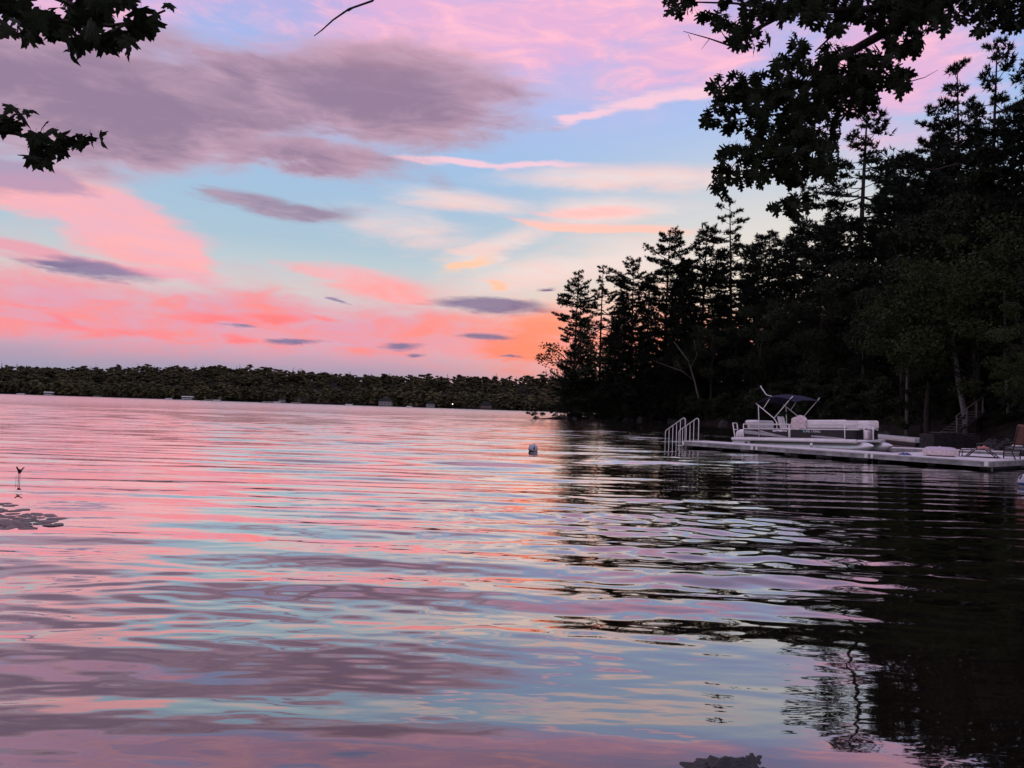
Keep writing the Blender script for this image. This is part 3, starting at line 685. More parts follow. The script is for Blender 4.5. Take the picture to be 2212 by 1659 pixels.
o = obj('far_wood', arr_mesh('far_wood', np.concatenate(VV), np.concatenate(FF)), M_far); o['kind'] = 'stuff'
tag(o, 'dark wooded hill massed behind the opposite shore', 'woods')

def far_pt(px2212, dd=0.0, back=0.0):    # a spot at the far waterline under this column of the picture
    d = ray(px2212/S, 400); x0 = 0
    for _ in range(20): yy = far_shore_at(x0) - dd + back; x0 = d.x/d.y*yy
    return Vector((x0, yy, 0))
def canopy_lift(cx, w, label, roofm):
    p = far_pt(cx, 3); e = thing('boat_lift', label, 'boat lift', p)
    MB().box((0, 0, 2.3), (w, 3.0, .9), bev=.3).build('canopy', roofm, e)
    for sx in (-1, 1):
        for sy in (-1, 1): MB().tube([(sx*w*.44, sy*1.3, -1.2), (sx*w*.44, sy*1.3, 2.0)], .07, 6).build('leg', M_alu, e)
    MB().prism([(-w*.42, .5), (w*.36, .5), (w*.45, 1.1), (-w*.42, 1.1)], -.9, .9).build('hull', M_white, e)
canopy_lift(105, 7, 'white canopied boat lift across the lake, second bright spot from the left', M_white)
canopy_lift(405, 8.5, 'widest white boat canopy on the opposite shore', M_white)
def small_boat(cx, w, label, m0):
    p = far_pt(cx, 4); e = thing('moored_boat', label, 'boat', p, random.uniform(-.2, .2))
    MB().prism([(-w/2, .1), (w*.4, .05), (w/2, .9), (w*.3, .8), (-w/2, .75)], -.9, .9).build('hull', m0, e)
    MB().prism([(-w*.1, .8), (w*.15, .8), (w*.05, 1.5), (-w*.08, 1.5)], -.6, .6).build('windscreen', M_pane, e)
    MB().box((-w*.52, 0, .7), (.4, .5, .8), bev=.1).build('outboard_motor', M_rubber, e)
for cx, w, lb, m0 in [(45, 6, 'pale boat moored far left on the opposite shore', M_white), (365, 5, 'small pale boat just left of the widest canopy', M_white), (470, 6, 'cream boat beside the lit dock across the lake', M_cushion),
                      (600, 6, 'little white boat near the house with the dark roof', M_white), (755, 5.5, 'bright white boat under the grey roof across the lake', M_white), (885, 4, 'tiny boat right of the grey-roofed house', M_white)]:
    small_boat(cx, w, lb, m0)
def far_house(cx, w, hgt_, label, wall, back):
    p = far_pt(cx, 0, back); zg = float(ground_z([(p.x, p.y)])[0]); e = thing('lake_house', label, 'house', (p.x, p.y, zg-.3), random.uniform(-.25, .25))
    MB().box((0, 0, hgt_/2), (w, 6, hgt_)).build('wall', wall, e)
    rf = MB().prism([(-w/2-.5, hgt_+.01), (w/2+.5, hgt_+.01), (0, hgt_+w*.32)], -3.5, 3.5).build('roof', M_roof, e)
    MB().box((w*.2, .5, hgt_+w*.3), (.7, .7, 1.6)).build('chimney', M_brownsid, rf)
    for k in (-1, 0, 1):
        wn = MB().box((k*w*.28, -3.02, hgt_*.55), (w*.16, .1, hgt_*.34)).build('window', M_white, e); MB().box((k*w*.28, -3.08, hgt_*.55), (w*.13, .06, hgt_*.28)).build('pane', M_pane, wn)
for cx, w, h_, lb, wl, bk in [(655, 8, 3.2, 'house with a dark gable roof among trees across the lake', M_brownsid, 7), (835, 10, 3.4, 'grey-sided house low on the opposite shore', M_siding, 5), (1050, 9, 3.0, 'reddish brown cabin at the waterline left of the wooded point', M_brownsid, 3), (930, 6, 2.8, 'small pale boathouse on the opposite shore', M_siding, 2.5), (610, 5, 2.2, 'low shed beside the moored boats across the lake', M_siding, 3)]:
    far_house(cx, w, h_, lb, wl, bk)
for cx, w, lb in [(210, 6, 'short dock far left across the lake'), (455, 9, 'long low dock left of the middle of the opposite shore'), (585, 12, 'dock with railings across the lake'), (640, 7, 'short dock below the dark-roofed house')]:
    p = far_pt(cx, 3); e = thing('far_dock', lb, 'dock', p)
    MB().box((0, 0, .55), (w, 1.6, .22)).build('decking', M_dock, e)
    for k in range(4): MB().tube([((k-1.5)*w/3.4, -.6, -1.3), ((k-1.5)*w/3.4, -.6, 1.3)], .08, 6).build('post', M_dead, e)
p = far_pt(978, 0, 2); zg = float(ground_z([(p.x, p.y)])[0]); e = thing('lamp_post', 'lit lamp glowing on the opposite shore', 'lamp', (p.x, p.y-.3, zg))
MB().tube([(0, 0, -.2), (0, 0, 2.6)], .06, 6).build('post', M_rubber, e); MB().lathe([(.01, 2.55), (.28, 2.6), (.34, 2.8), (.2, 3.0), (.01, 3.05)], 10).build('globe', M_lamp, e)
# ------------------------------------------------------------------ dock
DA = Vector((8.0, 35.9, 0)); DB = Vector((16.1, 25.8, 0)); DD = (DB-DA); DL = DD.length; DANG = math.atan2(DD.y, DD.x)
dx_ = DD.normalized(); dn_ = Vector((-dx_.y, dx_.x, 0))
if dn_.y < 0: dn_ = -dn_
def dk(s, n, z=0.0): return DA + dx_*s + dn_*n + Vector((0, 0, z))
TOP = .34
def dock_section(s0, s1, n0, n1, label, nlegs=True, along=False):
    e = thing('dock_section', label, 'dock', dk(s0, n0), DANG, 'dock sections')
    L_, W_ = s1-s0-.02, n1-n0
    fr = MB(); tk = .17
    fr.box((L_/2, .03, TOP-.035-tk/2), (L_, .06, tk)); fr.box((L_/2, W_-.03, TOP-.035-tk/2), (L_, .06, tk))
    fr.box((.03, W_/2, TOP-.035-tk/2), (.06, W_-.12, tk)); fr.box((L_-.03, W_/2, TOP-.035-tk/2), (.06, W_-.12, tk))
    fr.box((L_/2, -.012, TOP-.06), (L_, .024, .035)); fr.build('frame', M_dockside, e)
    pl = MB(); x_ = 0.0; k = 0
    while x_ < L_-.05:
        w_ = min(.14, L_-x_); pl.box((x_+w_/2, W_/2, TOP-.0165+random.uniform(-.002, .002)), (w_-.008, W_+.04, .033)); x_ += .14
    d = pl.build('decking', M_dock, e); d['kind'] = 'stuff'
    for sx in (.12, L_-.12):
        for sy in (.5, W_-.06): MB().tube([(sx, sy, -1.6), (sx, sy, TOP-.04)], .035, 7).build('leg', M_dockside, e)
    for k in range(max(2, int(L_/1.1))):
        MB().box((.3+k*(L_-.6)/max(1, int(L_/1.1)-1), W_/2, .07), (.34, W_*.8, .16), bev=.04).build('float', M_rubber, e)
    MB().box((L_-.10, -.03, TOP-.10), (.13, .012, .16)).build('joint_plate', M_alu, e); MB().box((.10, -.03, TOP-.10), (.10, .012, .16)).build('joint_plate', M_alu, e)
    return e
dock_section(0, 3.9, 0, 1.8, 'narrow grey dock section carrying the swim ladder, farthest out')
dock_section(3.9, 8.85, 0, 1.8, 'narrow grey dock section alongside the pontoon boat')
dock_section(8.85, DL, 0, 3.7, 'wide grey dock platform with the inflatable ring and chairs')
dock_section(DL, DL+6.0, 3.7, 6.0, 'dock section at the right edge leading ashore behind the chairs')
dock_section(8.85, DL+3, 3.74, 6.2, 'back half of the wide dock platform, behind the inflatable ring')
# walkway behind
e = thing('gangway', 'light grey walkway behind the platform leading towards the shore', 'dock', (17.6, 35.6, 0), -.12)
MB().box((3.2, .6, .30), (6.4, 1.2, .07)).build('decking', M_dock, e); MB().box((3.2, -.02, .22), (6.4, .05, .18)).build('frame', M_dockside, e)
for sx in (.2, 3.2, 6.2): MB().tube([(sx, .1, -1.6), (sx, .1, .27)], .04, 7).build('leg', M_dockside, e)
# swim stair
e = thing('swim_ladder', 'pale tubular swim stairs with two sloping handrails at the end of the dock', 'ladder', dk(0, 0), DANG)
for n_ in (.06, 1.06):
    z0 = TOP; top_ = TOP+1.06
    MB().tube([(.12, n_, TOP), (.12, n_, top_-.10), (.10, n_, top_-.03), (.03, n_, top_), (-.05, n_, top_-.03), (-.98, n_, TOP+.46), (-1.04, n_, TOP+.38), (-1.05, n_, -.9)], .021, 8).build('handrail', M_alu, e)
    for s_ in (-.16, -.38, -.60, -.82):
        zz = top_-.03 + (s_+.05)/(.93)*(top_-.03-TOP-.46); MB().tube([(s_, n_, zz), (s_, n_, -.95 - .1)], .014, 6).build('baluster', M_alu, e)
for k in range(4): MB().box((-.18-.27*k, .56, .10-.27*k), (.22, 1.0, .03)).build('step', M_alu, e)
# inflatable ring
p = dk(10.75, 1.5, TOP); e = thing('inflatable_ring', 'pale inflatable swim ring lying on the wide dock platform', 'swim ring', p, .4)
prof = [(.38+.19*math.cos(a), .17+.165*math.sin(a)) for a in np.linspace(0, 2*PI, 17)]
MB().lathe(prof, 30).build('tube', M_vinyl, e); MB().lathe([(.575, .05), (.595, .14), (.578, .23)], 30).build('band', M_towel, e); MB().tube([(.2, .2, .30), (.22, .2, .36)], .02, 6).build('valve', M_white, e)
MB().lathe([(.0, .03), (.26, .035), (.30, .06)], 24).build('floor', M_vinyl, e)
# crumpled cloth
def crumple(w, d, h, seed, fl=2.4):
    r = np.random.default_rng(seed); n = 15; V = []; Fc = []
    for j in range(n):
        for i in range(n):
            x_, y_ = (i/(n-1)-.5), (j/(n-1)-.5); rr2 = max(0, 1-4*(x_*x_+y_*y_))
            V.append((x_*w*(1+.12*math.sin(9*y_+seed)), y_*d*(1+.15*math.sin(7*x_+seed)), .008+h*rr2**.5*(.55+.35*math.sin(9*x_+seed)*math.sin(fl*4*y_))+r.uniform(0, .01)))
    for j in range(n-1):
        for i in range(n-1): a = j*n+i; Fc.append((a, a+1, a+n+1, a+n))
    mb = MB(); mb.add(V, Fc, True); mb.add([(v[0], v[1], 0.002) for v in V], [f[::-1] for f in Fc], True); return mb
tag(crumple(.42, .3, .09, 3).build('cloth', M_blue, None, loc=dk(9.9, .55, TOP), rot=(0, 0, DANG+.3)), 'dark blue crumpled cloth on the dock left of the ring', 'cloth')
# chairs
def lounge_chair(p, rz, label):
    e = thing('lounge_chair', label, 'chair', p, rz)
    for sy in (-.28, .28):
        MB().tube([(-.75, sy, .02), (-.72, sy, .26), (.35, sy, .30), (.78, sy, .72)], .02, 7).build('side_rail', M_rubber, e)
        MB().tube([(.1, sy, .29), (.45, sy, .01)], .02, 7).build('leg', M_rubber, e); MB().tube([(-.3, sy, .28), (-.55, sy, .01)], .02, 7).build('leg', M_rubber, e)
        MB().tube([(-.2, sy, .50), (.45, sy, .52)], .024, 7).build('armrest', M_rubber, e); MB().tube([(-.18, sy, .28), (-.18, sy, .50)], .016, 6).build('arm_post', M_rubber, e)
        MB().tube([(-.76, sy, .012), (.5, sy, .012)], .014, 6).build('runner', M_rubber, e)
    for k in range(7): MB().box((-.64+k*.15, 0, .285+.003*k), (.10, .54, .02), bev=.006).build('seat_slat', M_cushion, e)
    for k in range(4): MB().box((.42+k*.105, 0, .385+k*.105), (.02, .54, .11), M=Matrix.Rotation(math.radians(-45), 3, 'Y') @ Matrix.Identity(3)).build('back_slat', M_rubber, e)
    return e
lounge_chair(dk(11.75, 2.75, TOP), DANG+.2, 'low dark lounge chair with pale slats on the dock by the right edge')
tag(crumple(.5, .34, .14, 5).build('towel', M_orange, None, loc=dk(11.72, 2.75, TOP+.32), rot=(0, 0, .5)), 'coral towel heaped on the low lounge chair', 'towel')
e = thing('deck_chair', 'tall-backed chair with grey striped seat and rust-coloured back at right edge', 'chair', dk(12.75, 3.0, TOP), DANG+2.4)
for sy in (-.29, .29):
    MB().tube([(.32, sy, 0), (.30, sy, .42), (-.30, sy, .36), (-.52, sy, 1.22)], .022, 7).build('side_frame', M_rubber, e); MB().tube([(-.12, sy, .38), (-.42, sy, 0)], .022, 7).build('leg', M_rubber, e)
    MB().box((.02, sy, .60), (.66, .07, .03), bev=.008).build('armrest', M_rubber, e); MB().tube([(.31, sy, .40), (.31, sy, .60)], .018, 6).build('arm_post', M_rubber, e)
for k in range(5): MB().box((.24-k*.125, 0, .425-k*.013), (.075, .54, .025), bev=.006).build('seat_slat', M_swoosh, e)
for k in range(4): MB().box((.345, 0, .10+.085*k), (.018, .54, .055), bev=.004).build('front_slat', M_swoosh, e)
bm_ = MB(); n = 8
for k in range(n+1):
    f = k/n; xx = -.28-.235*f; zz = .52+.74*f
    bm_.V += [(xx+.03+.012*math.sin(5*f), -.27, zz), (xx+.03+.012*math.sin(5*f), .27, zz), (xx-.01, .27, zz), (xx-.01, -.27, zz)]
for k in range(n):
    a = k*4
    for q_ in range(4): bm_.F.append((a+q_, a+(q_+1) % 4, a+4+(q_+1) % 4, a+4+q_)); bm_.sm.append(True)
bm_.F += [(3, 2, 1, 0), (n*4, n*4+1, n*4+2, n*4+3)]; bm_.sm += [False, False]
bm_.build('back', M_rust, e)
tag(crumple(.36, .3, .12, 9).build('towel', M_white, None, loc=dk(12.75, 3.0, TOP+.46), rot=(0, 0, .2)), 'white towel on the seat of the tall-backed chair', 'towel')

# buoys
def buoy(p, r_b, label, band, tilt):
    e = thing('mooring_buoy', label, 'buoy', p, .3, None, 1.0, (tilt, .1, .3))
    prof = [(max(.002, r_b*math.sin(a)), -r_b*math.cos(a)) for a in np.linspace(0, PI, 20)]
    MB().lathe(prof, 28).build('ball', M_buoy, e)
    MB().lathe([(r_b*math.sin(a)*1.012, -r_b*math.cos(a)*1.012) for a in np.linspace(1.05, 1.38, 6)], 28).build('stripe', band, e)
    MB().tube([(0, 0, r_b*.98), (.03, 0, r_b*1.12), (0, 0, r_b*1.2), (-.03, 0, r_b*1.12), (0, 0, r_b*.98)], .012, 6).build('ring', M_alu, e)
    for a0 in (0.6, 2.9, 4.6):
        MB().add([(r_b*1.01*math.sin(t_)*math.cos(a0+s_), r_b*1.01*math.sin(t_)*math.sin(a0+s_), r_b*1.01*math.cos(t_)) for t_ in np.linspace(.75, 1.35, 5) for s_ in (-.16, .16)], [(2*k, 2*k+1, 2*k+3, 2*k+2) for k in range(4)], True).build('patch', M_navy, e)
pb = onwater(533, 451.5); rb = 9.4/2/F*pb.y
buoy((pb.x, pb.y, rb*.62), rb, 'white mooring ball with dark patches floating in mid lake', M_navy, .35)
pb = onwater(1027, 487); buoy((pb.x, pb.y, .13), .21, 'pale mooring ball with blue band cut by the right edge', M_blue, .0)
# ------------------------------------------------------------------ pontoon boat
BOW = at(857.6, 440, 31.6); ax = Vector((math.cos(DANG), math.sin(DANG), 0)); an = Vector((-ax.y, ax.x, 0))
cen = Vector((BOW.x, BOW.y, 0)) - ax*3.0 + an*1.2
boat = thing('pontoon_boat', 'white and black pontoon boat with navy bimini top moored behind the dock', 'boat', (cen.x, cen.y, .30))
boat.rotation_euler = (Matrix.Rotation(DANG, 4, 'Z') @ Matrix.Rotation(math.radians(-1.9), 4, 'Y')).to_euler()
DK = .34                                  # deck height above the boat's datum
B = boat
for sy in (-.82, .82):
    pr = [(.01, -3.1), (.22, -3.1), (.27, -3.0), (.27, 2.6), (.24, 2.95), (.15, 3.3), (.03, 3.5)]
    mb = MB(); Mx = Matrix.Rotation(PI/2, 3, 'Y')
    V0 = len(mb.V); mb.lathe(pr, 18, (0, sy, -.02), Mx)
    mb.V = [(v[0], v[1], v[2] + (.05*max(0, v[0]-2.5)**1.2*2.6)) for v in mb.V]
    po = mb.build('pontoon', M_alu, B)
    MB().box((0, sy, -.28), (5.2, .03, .05)).build('keel', M_alu, po); MB().tube([(2.9, sy, .16), (3.05, sy, .30), (2.75, sy, .34)], .02, 6).build('tow_eye', M_alu, po)
for k in range(8): MB().box((-2.55+k*.73, 0, .25), (.09, 2.2, .085)).build('cross_member', M_alu, B)
MB().box((0, 0, DK-.02), (6.0, 2.40, .045)).build('deck', M_cushion, B)
for sy in (-1, 1): MB().tube([(-3.02, sy*1.22, DK-.05), (2.96, sy*1.22, DK-.05)], .085, 10).build('rub_rail', M_white, B)
MB().tube([(2.98, -1.2, DK-.05), (3.06, -.6, DK-.05), (3.06, .6, DK-.05), (2.98, 1.2, DK-.05)], .06, 8).build('bow_rail', M_alu, B)
MB().prism([(-3.0, DK-.14), (-2.05, DK-.14), (-2.15, DK-.36), (-2.6, DK-.42), (-3.12, DK-.36)], -1.21, -1.17).build('stern_skirt', M_white, B)
for sx in (-2.2, -.1+1.15): MB().tube([(sx, -1.34, DK-.16), (sx, -1.34, .02)], .06, 10).build('fender', M_white if sx > 0 else M_rubber, B)
FB, MR, TR, CT = DK+.02, DK+.43, DK+.65, DK+.84   # fence base, mid rail, top rail, cushion top
def fence(x0, x1, sy, open_=False):
    y_ = sy*1.16
    if not open_: MB().box(((x0+x1)/2, y_, (FB+MR)/2), (x1-x0-.04, .02, MR-FB-.02)).build('fence_panel', M_black, B)
    for z_ in (MR, TR): MB().tube([(x0, y_, z_), (x1, y_, z_)], .022, 8).build('rail', M_white, B)
    for x_ in (x0, x1): MB().tube([(x_, y_, FB), (x_, y_, TR)], .022, 8).build('post', M_white, B)
    MB().tube([(x0, y_, FB+.02), (x1, y_, FB+.02)], .018, 8).build('rail', M_alu, B)
fence(-2.45, -1.62, -1); fence(-1.62, -.12, -1); fence(-.06, 2.45, -1); fence(-2.45, 2.45, 1)
# bow: rounded corners of the fence
for sy in (-1, 1):
    arc = [(2.45+.42*math.sin(a), sy*(.74+.42*math.cos(a))) for a in np.linspace(0, PI/2, 8)]
    V = [(x_, y_, z_) for x_, y_ in arc for z_ in (FB, MR)]
    mb = MB().add(V, [(2*k, 2*k+2, 2*k+3, 2*k+1) for k in range(7)], True); mb.add([(v[0]*.998, v[1]*.985, v[2]) for v in V], [(2*k+1, 2*k+3, 2*k+2, 2*k) for k in range(7)], True); mb.build('fence_panel', M_black, B)
    for z_ in (MR, TR): MB().tube([(x_, y_, z_) for x_, y_ in arc], .022, 8).build('rail', M_white, B)
    e_ = (2.87, sy*.42); MB().box((2.87, sy*.58, (FB+MR)/2), (.02, .32, MR-FB)).build('fence_panel', M_black, B)
    MB().tube([(2.88, sy*.40, FB), (2.88, sy*.40, TR)], .03, 8).build('gate_post', M_white, B)
MB().tube([(2.89, -.4, TR-.03), (2.89, 0, TR+.02), (2.89, .4, TR-.03)], .022, 8).build('bow_gate', M_white, B)
# swoosh graphics on the black panels
def swoosh(pts_top, pts_bot, nm, m0):
    n = len(pts_top); V = [(p_[0], -1.1755, p_[1]) for p_ in pts_top] + [(p_[0], -1.1755, p_[1]) for p_ in pts_bot] + [(p_[0], -1.1715, p_[1]) for p_ in pts_top] + [(p_[0], -1.1715, p_[1]) for p_ in pts_bot]
    Fc = [(n+k, n+k+1, k+1, k) for k in range(n-1)] + [(2*n+k, 2*n+k+1, 3*n+k+1, 3*n+k) for k in range(n-1)]
    MB().add(V, Fc).build(nm, m0, B)
us = np.linspace(0, 1, 10)
swoosh([(-2.4+2.2*u, MR-.06-.30*u**1.3) for u in us], [(-2.4+2.2*u, MR-.22-.15*u) for u in us], 'swoosh_decal', M_swoosh)
swoosh([(-1.55+1.35*u, MR-.05-.28*u**.8) for u in us], [(-1.55+1.35*u, MR-.12-.23*u**.9) for u in us], 'swoosh_decal', M_dockside)
swoosh([(.95+1.45*u, MR-.26-.10*u**1.6) for u in us], [(.95+1.45*u, MR-.33-.05*u) for u in us], 'swoosh_decal', M_swoosh)
swoosh([(-.92+.72*u, MR-.05-.01*math.sin(9*u)) for u in us], [(-.92+.72*u, MR-.10-.012*math.sin(14*u)) for u in us], 'script_decal', M_white)
# registration
def text_mesh(txt, size):
    cu = bpy.data.curves.new('lettering', 'FONT'); cu.body = txt; cu.size = size; cu.extrude = .002; cu.space_character = 1.1
    to = bpy.data.objects.new('lettering_source', cu); COL.objects.link(to); dg_ = bpy.context.evaluated_depsgraph_get()
    me = bpy.data.meshes.new_from_object(to.evaluated_get(dg_)); bpy.data.objects.remove(to); bpy.data.curves.remove(cu); return me
obj('registration_number', text_mesh('ME 170HG', .135), M_white, B, loc=(.72, -1.178, MR-.135), rot=(PI/2, 0, 0), scale=(1.0, 1.0, 1.0))
MB().box((.63, -1.174, MR-.085), (.12, .008, .095)).build('permit_sticker', M_teal, B)
# seats
def cushion(x0, x1, y0, y1, z0, z1, nm='seat_back', m0=None, bev=.06): return MB().box(((x0+x1)/2, (y0+y1)/2, (z0+z1)/2), (x1-x0, y1-y0, z1-z0), bev=bev).build(nm, m0 or M_cushion, B)
cushion(.15, 2.5, -1.13, -.93, MR+.03, CT); cushion(.15, 2.55, -.95, -.45, FB, FB+.40, 'seat_base')
cushion(1.35, 2.8, .93, 1.13, MR+.03, CT); cushion(1.35, 2.6, .45, .95, FB, FB+.40, 'seat_base')
cushion(-2.42, -1.70, -1.13, -.93, TR+.02, CT); cushion(-2.40, -1.9, -1.0, 1.0, FB, FB+.42, 'seat_base'); cushion(-2.44, -2.2, -.92, 1.0, FB+.42, CT)
arcp = [(2.42+.38*math.sin(a), -(.74+.30*math.cos(a))) for a in np.linspace(0, PI/2, 8)]
for sy in (1, -1):
    mb = MB(); V = []
    for x_, y_ in arcp: V += [(x_, sy*y_, MR+.03), (x_, sy*y_, CT-.02), (x_-.16*(x_-2.40)/.38, sy*(y_+.16), CT-.02), (x_-.16*(x_-2.40)/.38, sy*(y_+.16), MR+.03)]
    Fc = [(4*k+q_, 4*k+(q_+1) % 4, 4*k+4+(q_+1) % 4, 4*k+4+q_) for k in range(7) for q_ in range(4)] + [(28, 29, 30, 31), (3, 2, 1, 0)]
    mb.add(V, Fc).build('corner_cushion', M_cushion, B)
hs = MB().box((-.55, -.55, FB+.42), (.46, .48, .12), bev=.05).build('helm_seat', M_cushion, B)
MB().box((-.83, -.55, FB+.70), (.11, .48, .60), bev=.05, M=Matrix.Rotation(-.28, 3, 'Y')).build('helm_backrest', M_cushion, hs); MB().tube([(-.55, -.55, FB), (-.55, -.55, FB+.36)], .05, 10).build('pedestal', M_alu, hs)
co_ = MB().prism([(.0, FB), (.55, FB), (.55, FB+.60), (.40, FB+.82), (.05, FB+.70)], -.85, -.25).build('helm_console', M_cushion, B)
MB().lathe([(.15+.016*math.cos(a), .016*math.sin(a)) for a in np.linspace(0, 2*PI, 9)], 20, (-.03, -.55, FB+.72), Matrix.Rotation(-1.1, 3, 'Y')).build('steering_wheel', M_rubber, co_)
cushion(-1.35, -.65, .55, 1.05, FB, FB+.42, 'seat_base'); cushion(-1.35, -.65, .98, 1.12, FB+.42, CT)
# bimini
ZC = DK+1.96
for sy in (-1, 1):
    y_ = sy*1.14
    MB().tube([(-.72, y_, TR-.2), (-.72, y_, TR+.06), (-.86, y_, TR+.26), (-1.82, y_, ZC-.33)], .022, 8).build('bimini_bow', M_white, B)
    MB().tube([(-.86, y_, TR+.27), (-.02, y_, ZC-.16), (.06, y_*.97, ZC-.08)], .02, 8).build('bimini_bow', M_white, B)
    MB().tube([(-1.42, y_, ZC-.62), (-1.08, y_, ZC-.17)], .017, 8).build('bimini_brace', M_white, B)
    MB().tube([(-1.62, y_, FB), (-1.66, y_, ZC-.45)], .02, 8).build('bimini_post', M_white, B)
    MB().box((-1.65, y_-.01*sy, TR+.55), (.035, .05, .14), bev=.01).build('clamp', M_rubber, B)
mb = MB(); nu, nv_ = 13, 11
for lay in (0, 1):
    for i in range(nu):
        u = i/(nu-1)
        for j in range(nv_):
            v = j/(nv_-1)*2-1
            z_ = ZC - .33 + .33*math.sin(PI*min(1, u*1.02+.02))**.55*(1-.10*v*v) - .12*abs(v)**3 + .10*u - .012*math.sin(u*9.4)
            mb.V.append((-1.92+2.15*u, v*1.2, z_ - lay*.02))
for lay in (0, 1):
    for i in range(nu-1):
        for j in range(nv_-1):
            a = lay*nu*nv_+i*nv_+j; f = (a, a+nv_, a+nv_+1, a+1); mb.F.append(f if lay == 0 else f[::-1]); mb.sm.append(True)
mb.build('bimini_canopy', M_navy, B)
lm = MB().tube([(-1.35, -.5, ZC-.03), (-1.62, -.55, ZC+.05), (-1.86, -.6, ZC+.40)], .022, 8).build('light_mast', M_white, B)
MB().lathe([(.005, -.04), (.035, -.03), (.035, .04), (.005, .05)], 10, (-1.88, -.6, ZC+.44)).build('stern_light', M_white, lm)
# outboard motor and boarding ladder
om = MB(); om.lathe([(.01, .10), (.20, .12), (.24, .30), (.22, .46), (.12, .55), (.01, .57)], 16, (-3.28, 0, .18)); om.V = [(v[0]*1.0+(v[0]+3.28)*.35, v[1]*.85, v[2]) for v in om.V]
omo = om.build('outboard_motor', M_white, B); MB().box((-3.30, 0, -.05), (.20, .14, .55), bev=.04).build('shaft', M_alu, omo); MB().box((-3.27, 0, .30), (.52, .42, .035), bev=.01).build('cowl_trim', M_rubber, omo)
ld = MB()
for y_ in (-.98, -.66): ld.tube([(-3.0, y_, DK-.25), (-3.08, y_, DK+.2), (-3.16, y_, DK+.72)], .025, 8)
lo_ = ld.build('boarding_ladder', M_alu, B)
for k in range(3): MB().tube([(-3.05-.05*k, -.98, DK+.08+.31*k), (-3.05-.05*k, -.66, DK+.08+.31*k)], .02, 8).build('rung', M_alu, lo_)
MB().tube([(-2.95, -1.0, DK), (-2.95, -1.0, DK+.24), (-2.9, -1.0, DK+.30), (-2.6, -1.0, DK+.30), (-2.52, -1.0, DK+.22), (-2.52, -1.0, DK)], .025, 8).build('grab_rail', M_white, B)
MB().tube([(-2.85, -1.05, DK), (-2.85, -1.05, DK+.22), (-2.78, -1.05, DK+.26), (-2.68, -1.05, DK+.22), (-2.68, -1.05, DK)], .02, 8).build('grab_rail', M_white, B)
# towel over the rail amidships
mb = MB(); n = 14
for i in range(n):
    u = i/(n-1)
    for j in range(12):
        v = j/11
        if v < .3: z_ = MR+.02+(TR+.20-MR)*(v/.3); y_ = -1.20
        else: z_ = TR+.22+.10*math.sin(PI*u)-.25*((v-.3)/.7)**2; y_ = -1.20+.55*(v-.3)/.7
        mb.V.append((.02+.72*u*(1-.25*v*.5)+.03*math.sin(7*v+u*5), y_-.02*math.sin(11*u+3*v)-.012, z_+.035*math.sin(8*u+2)+.12*math.sin(PI*u)*min(1, v*3)*.6))
for i in range(n-1):
    for j in range(11): a = i*12+j; mb.F.append((a, a+12, a+13, a+1)); mb.sm.append(True)
m0 = len(mb.V); mb.V += [(v[0], v[1]+.02, v[2]-.02) for v in mb.V]; mb.F += [tuple(m0+q_ for q_ in f[::-1]) for f in list(mb.F)]; mb.sm += [True]*(len(mb.F)-len(mb.sm))
tw = mb.build('towel', M_towel, None); tw.matrix_world = Matrix.Translation(boat.location) @ boat.rotation_euler.to_matrix().to_4x4()
tag(tw, 'pale pink towel draped over the rail amidships of the pontoon boat', 'towel')
# ------------------------------------------------------------------ bank behind the dock
def neighbour_dock():
    a = Vector((28.0, 60.0, 0)); b = Vector((26.2, 48.5, 0)); d = b-a; e = thing('floating_dock', 'low segmented floating dock seen behind the bow of the boat', 'dock', a, math.atan2(d.y, d.x)); L_ = d.length; n = 7
    for k in range(n):
        x0 = L_*k/n; sg = MB().box((x0+L_/n/2, 0, .36), (L_/n-.10, 1.4, .30), bev=.04).build('segment', M_dock, e); MB().box((x0+L_/n/2, -.715, .32), (L_/n-.3, .03, .12)).build('side_rail', M_alu, sg)
    MB().box((L_/2, 0, .12), (L_*.96, 1.1, .2)).build('float', M_rubber, e)
neighbour_dock()
p = at(949, 436, 44.5); zl = .95
e = thing('timber_crib', 'dark timber retaining wall with a light landing at the foot of the steps', 'wall', (p.x, p.y, 0), -.10)
for k in range(7): MB().box((0, 0, -.18+k*.165), (2.5, 1.9, .155), bev=.015).build('timber', M_crib, e)
for k in range(9): MB().box((-.95+k*.2+.2, -.15, zl+.035), (.19, 1.5, .05)).build('plank', M_wood, e)
e = thing('wooden_steps', 'weathered wooden steps with a handrail climbing the dark bank', 'stairs', (p.x+.2, p.y+.3, zl-.02), .12)
ns = 9
for k in range(ns): MB().box((.28*k, .10*k, .10+.155*k), (.34, 1.15, .045)).build('step', M_wood, e)
for sy in (-.56, .56):
    MB().add([(x_, y_+sy, z_) for x_, y_, z_ in [(-.2, -.05, -.15), (-.2, -.05, .08), (.28*ns, .10*ns, .155*ns+.06), (.28*ns, .10*ns, .155*ns-.18)]] + [(x_, y_+sy+.04, z_) for x_, y_, z_ in [(-.2, -.05, -.15), (-.2, -.05, .08), (.28*ns, .10*ns, .155*ns+.06), (.28*ns, .10*ns, .155*ns-.18)]], [(0, 1, 2, 3), (7, 6, 5, 4), (0, 4, 5, 1), (1, 5, 6, 2), (2, 6, 7, 3), (3, 7, 4, 0)]).build('stringer', M_wood, e)
for k in (0, 3, 6, 8): MB().box((.28*k, .10*k-.60, .155*k+.52), (.06, .06, 1.0)).build('post', M_dead, e)
MB().tube([(-.1, -.62, 1.0), (.28*8.2, .82-.62, .155*8.2+1.0)], .03, 6).build('handrail', M_dead, e)
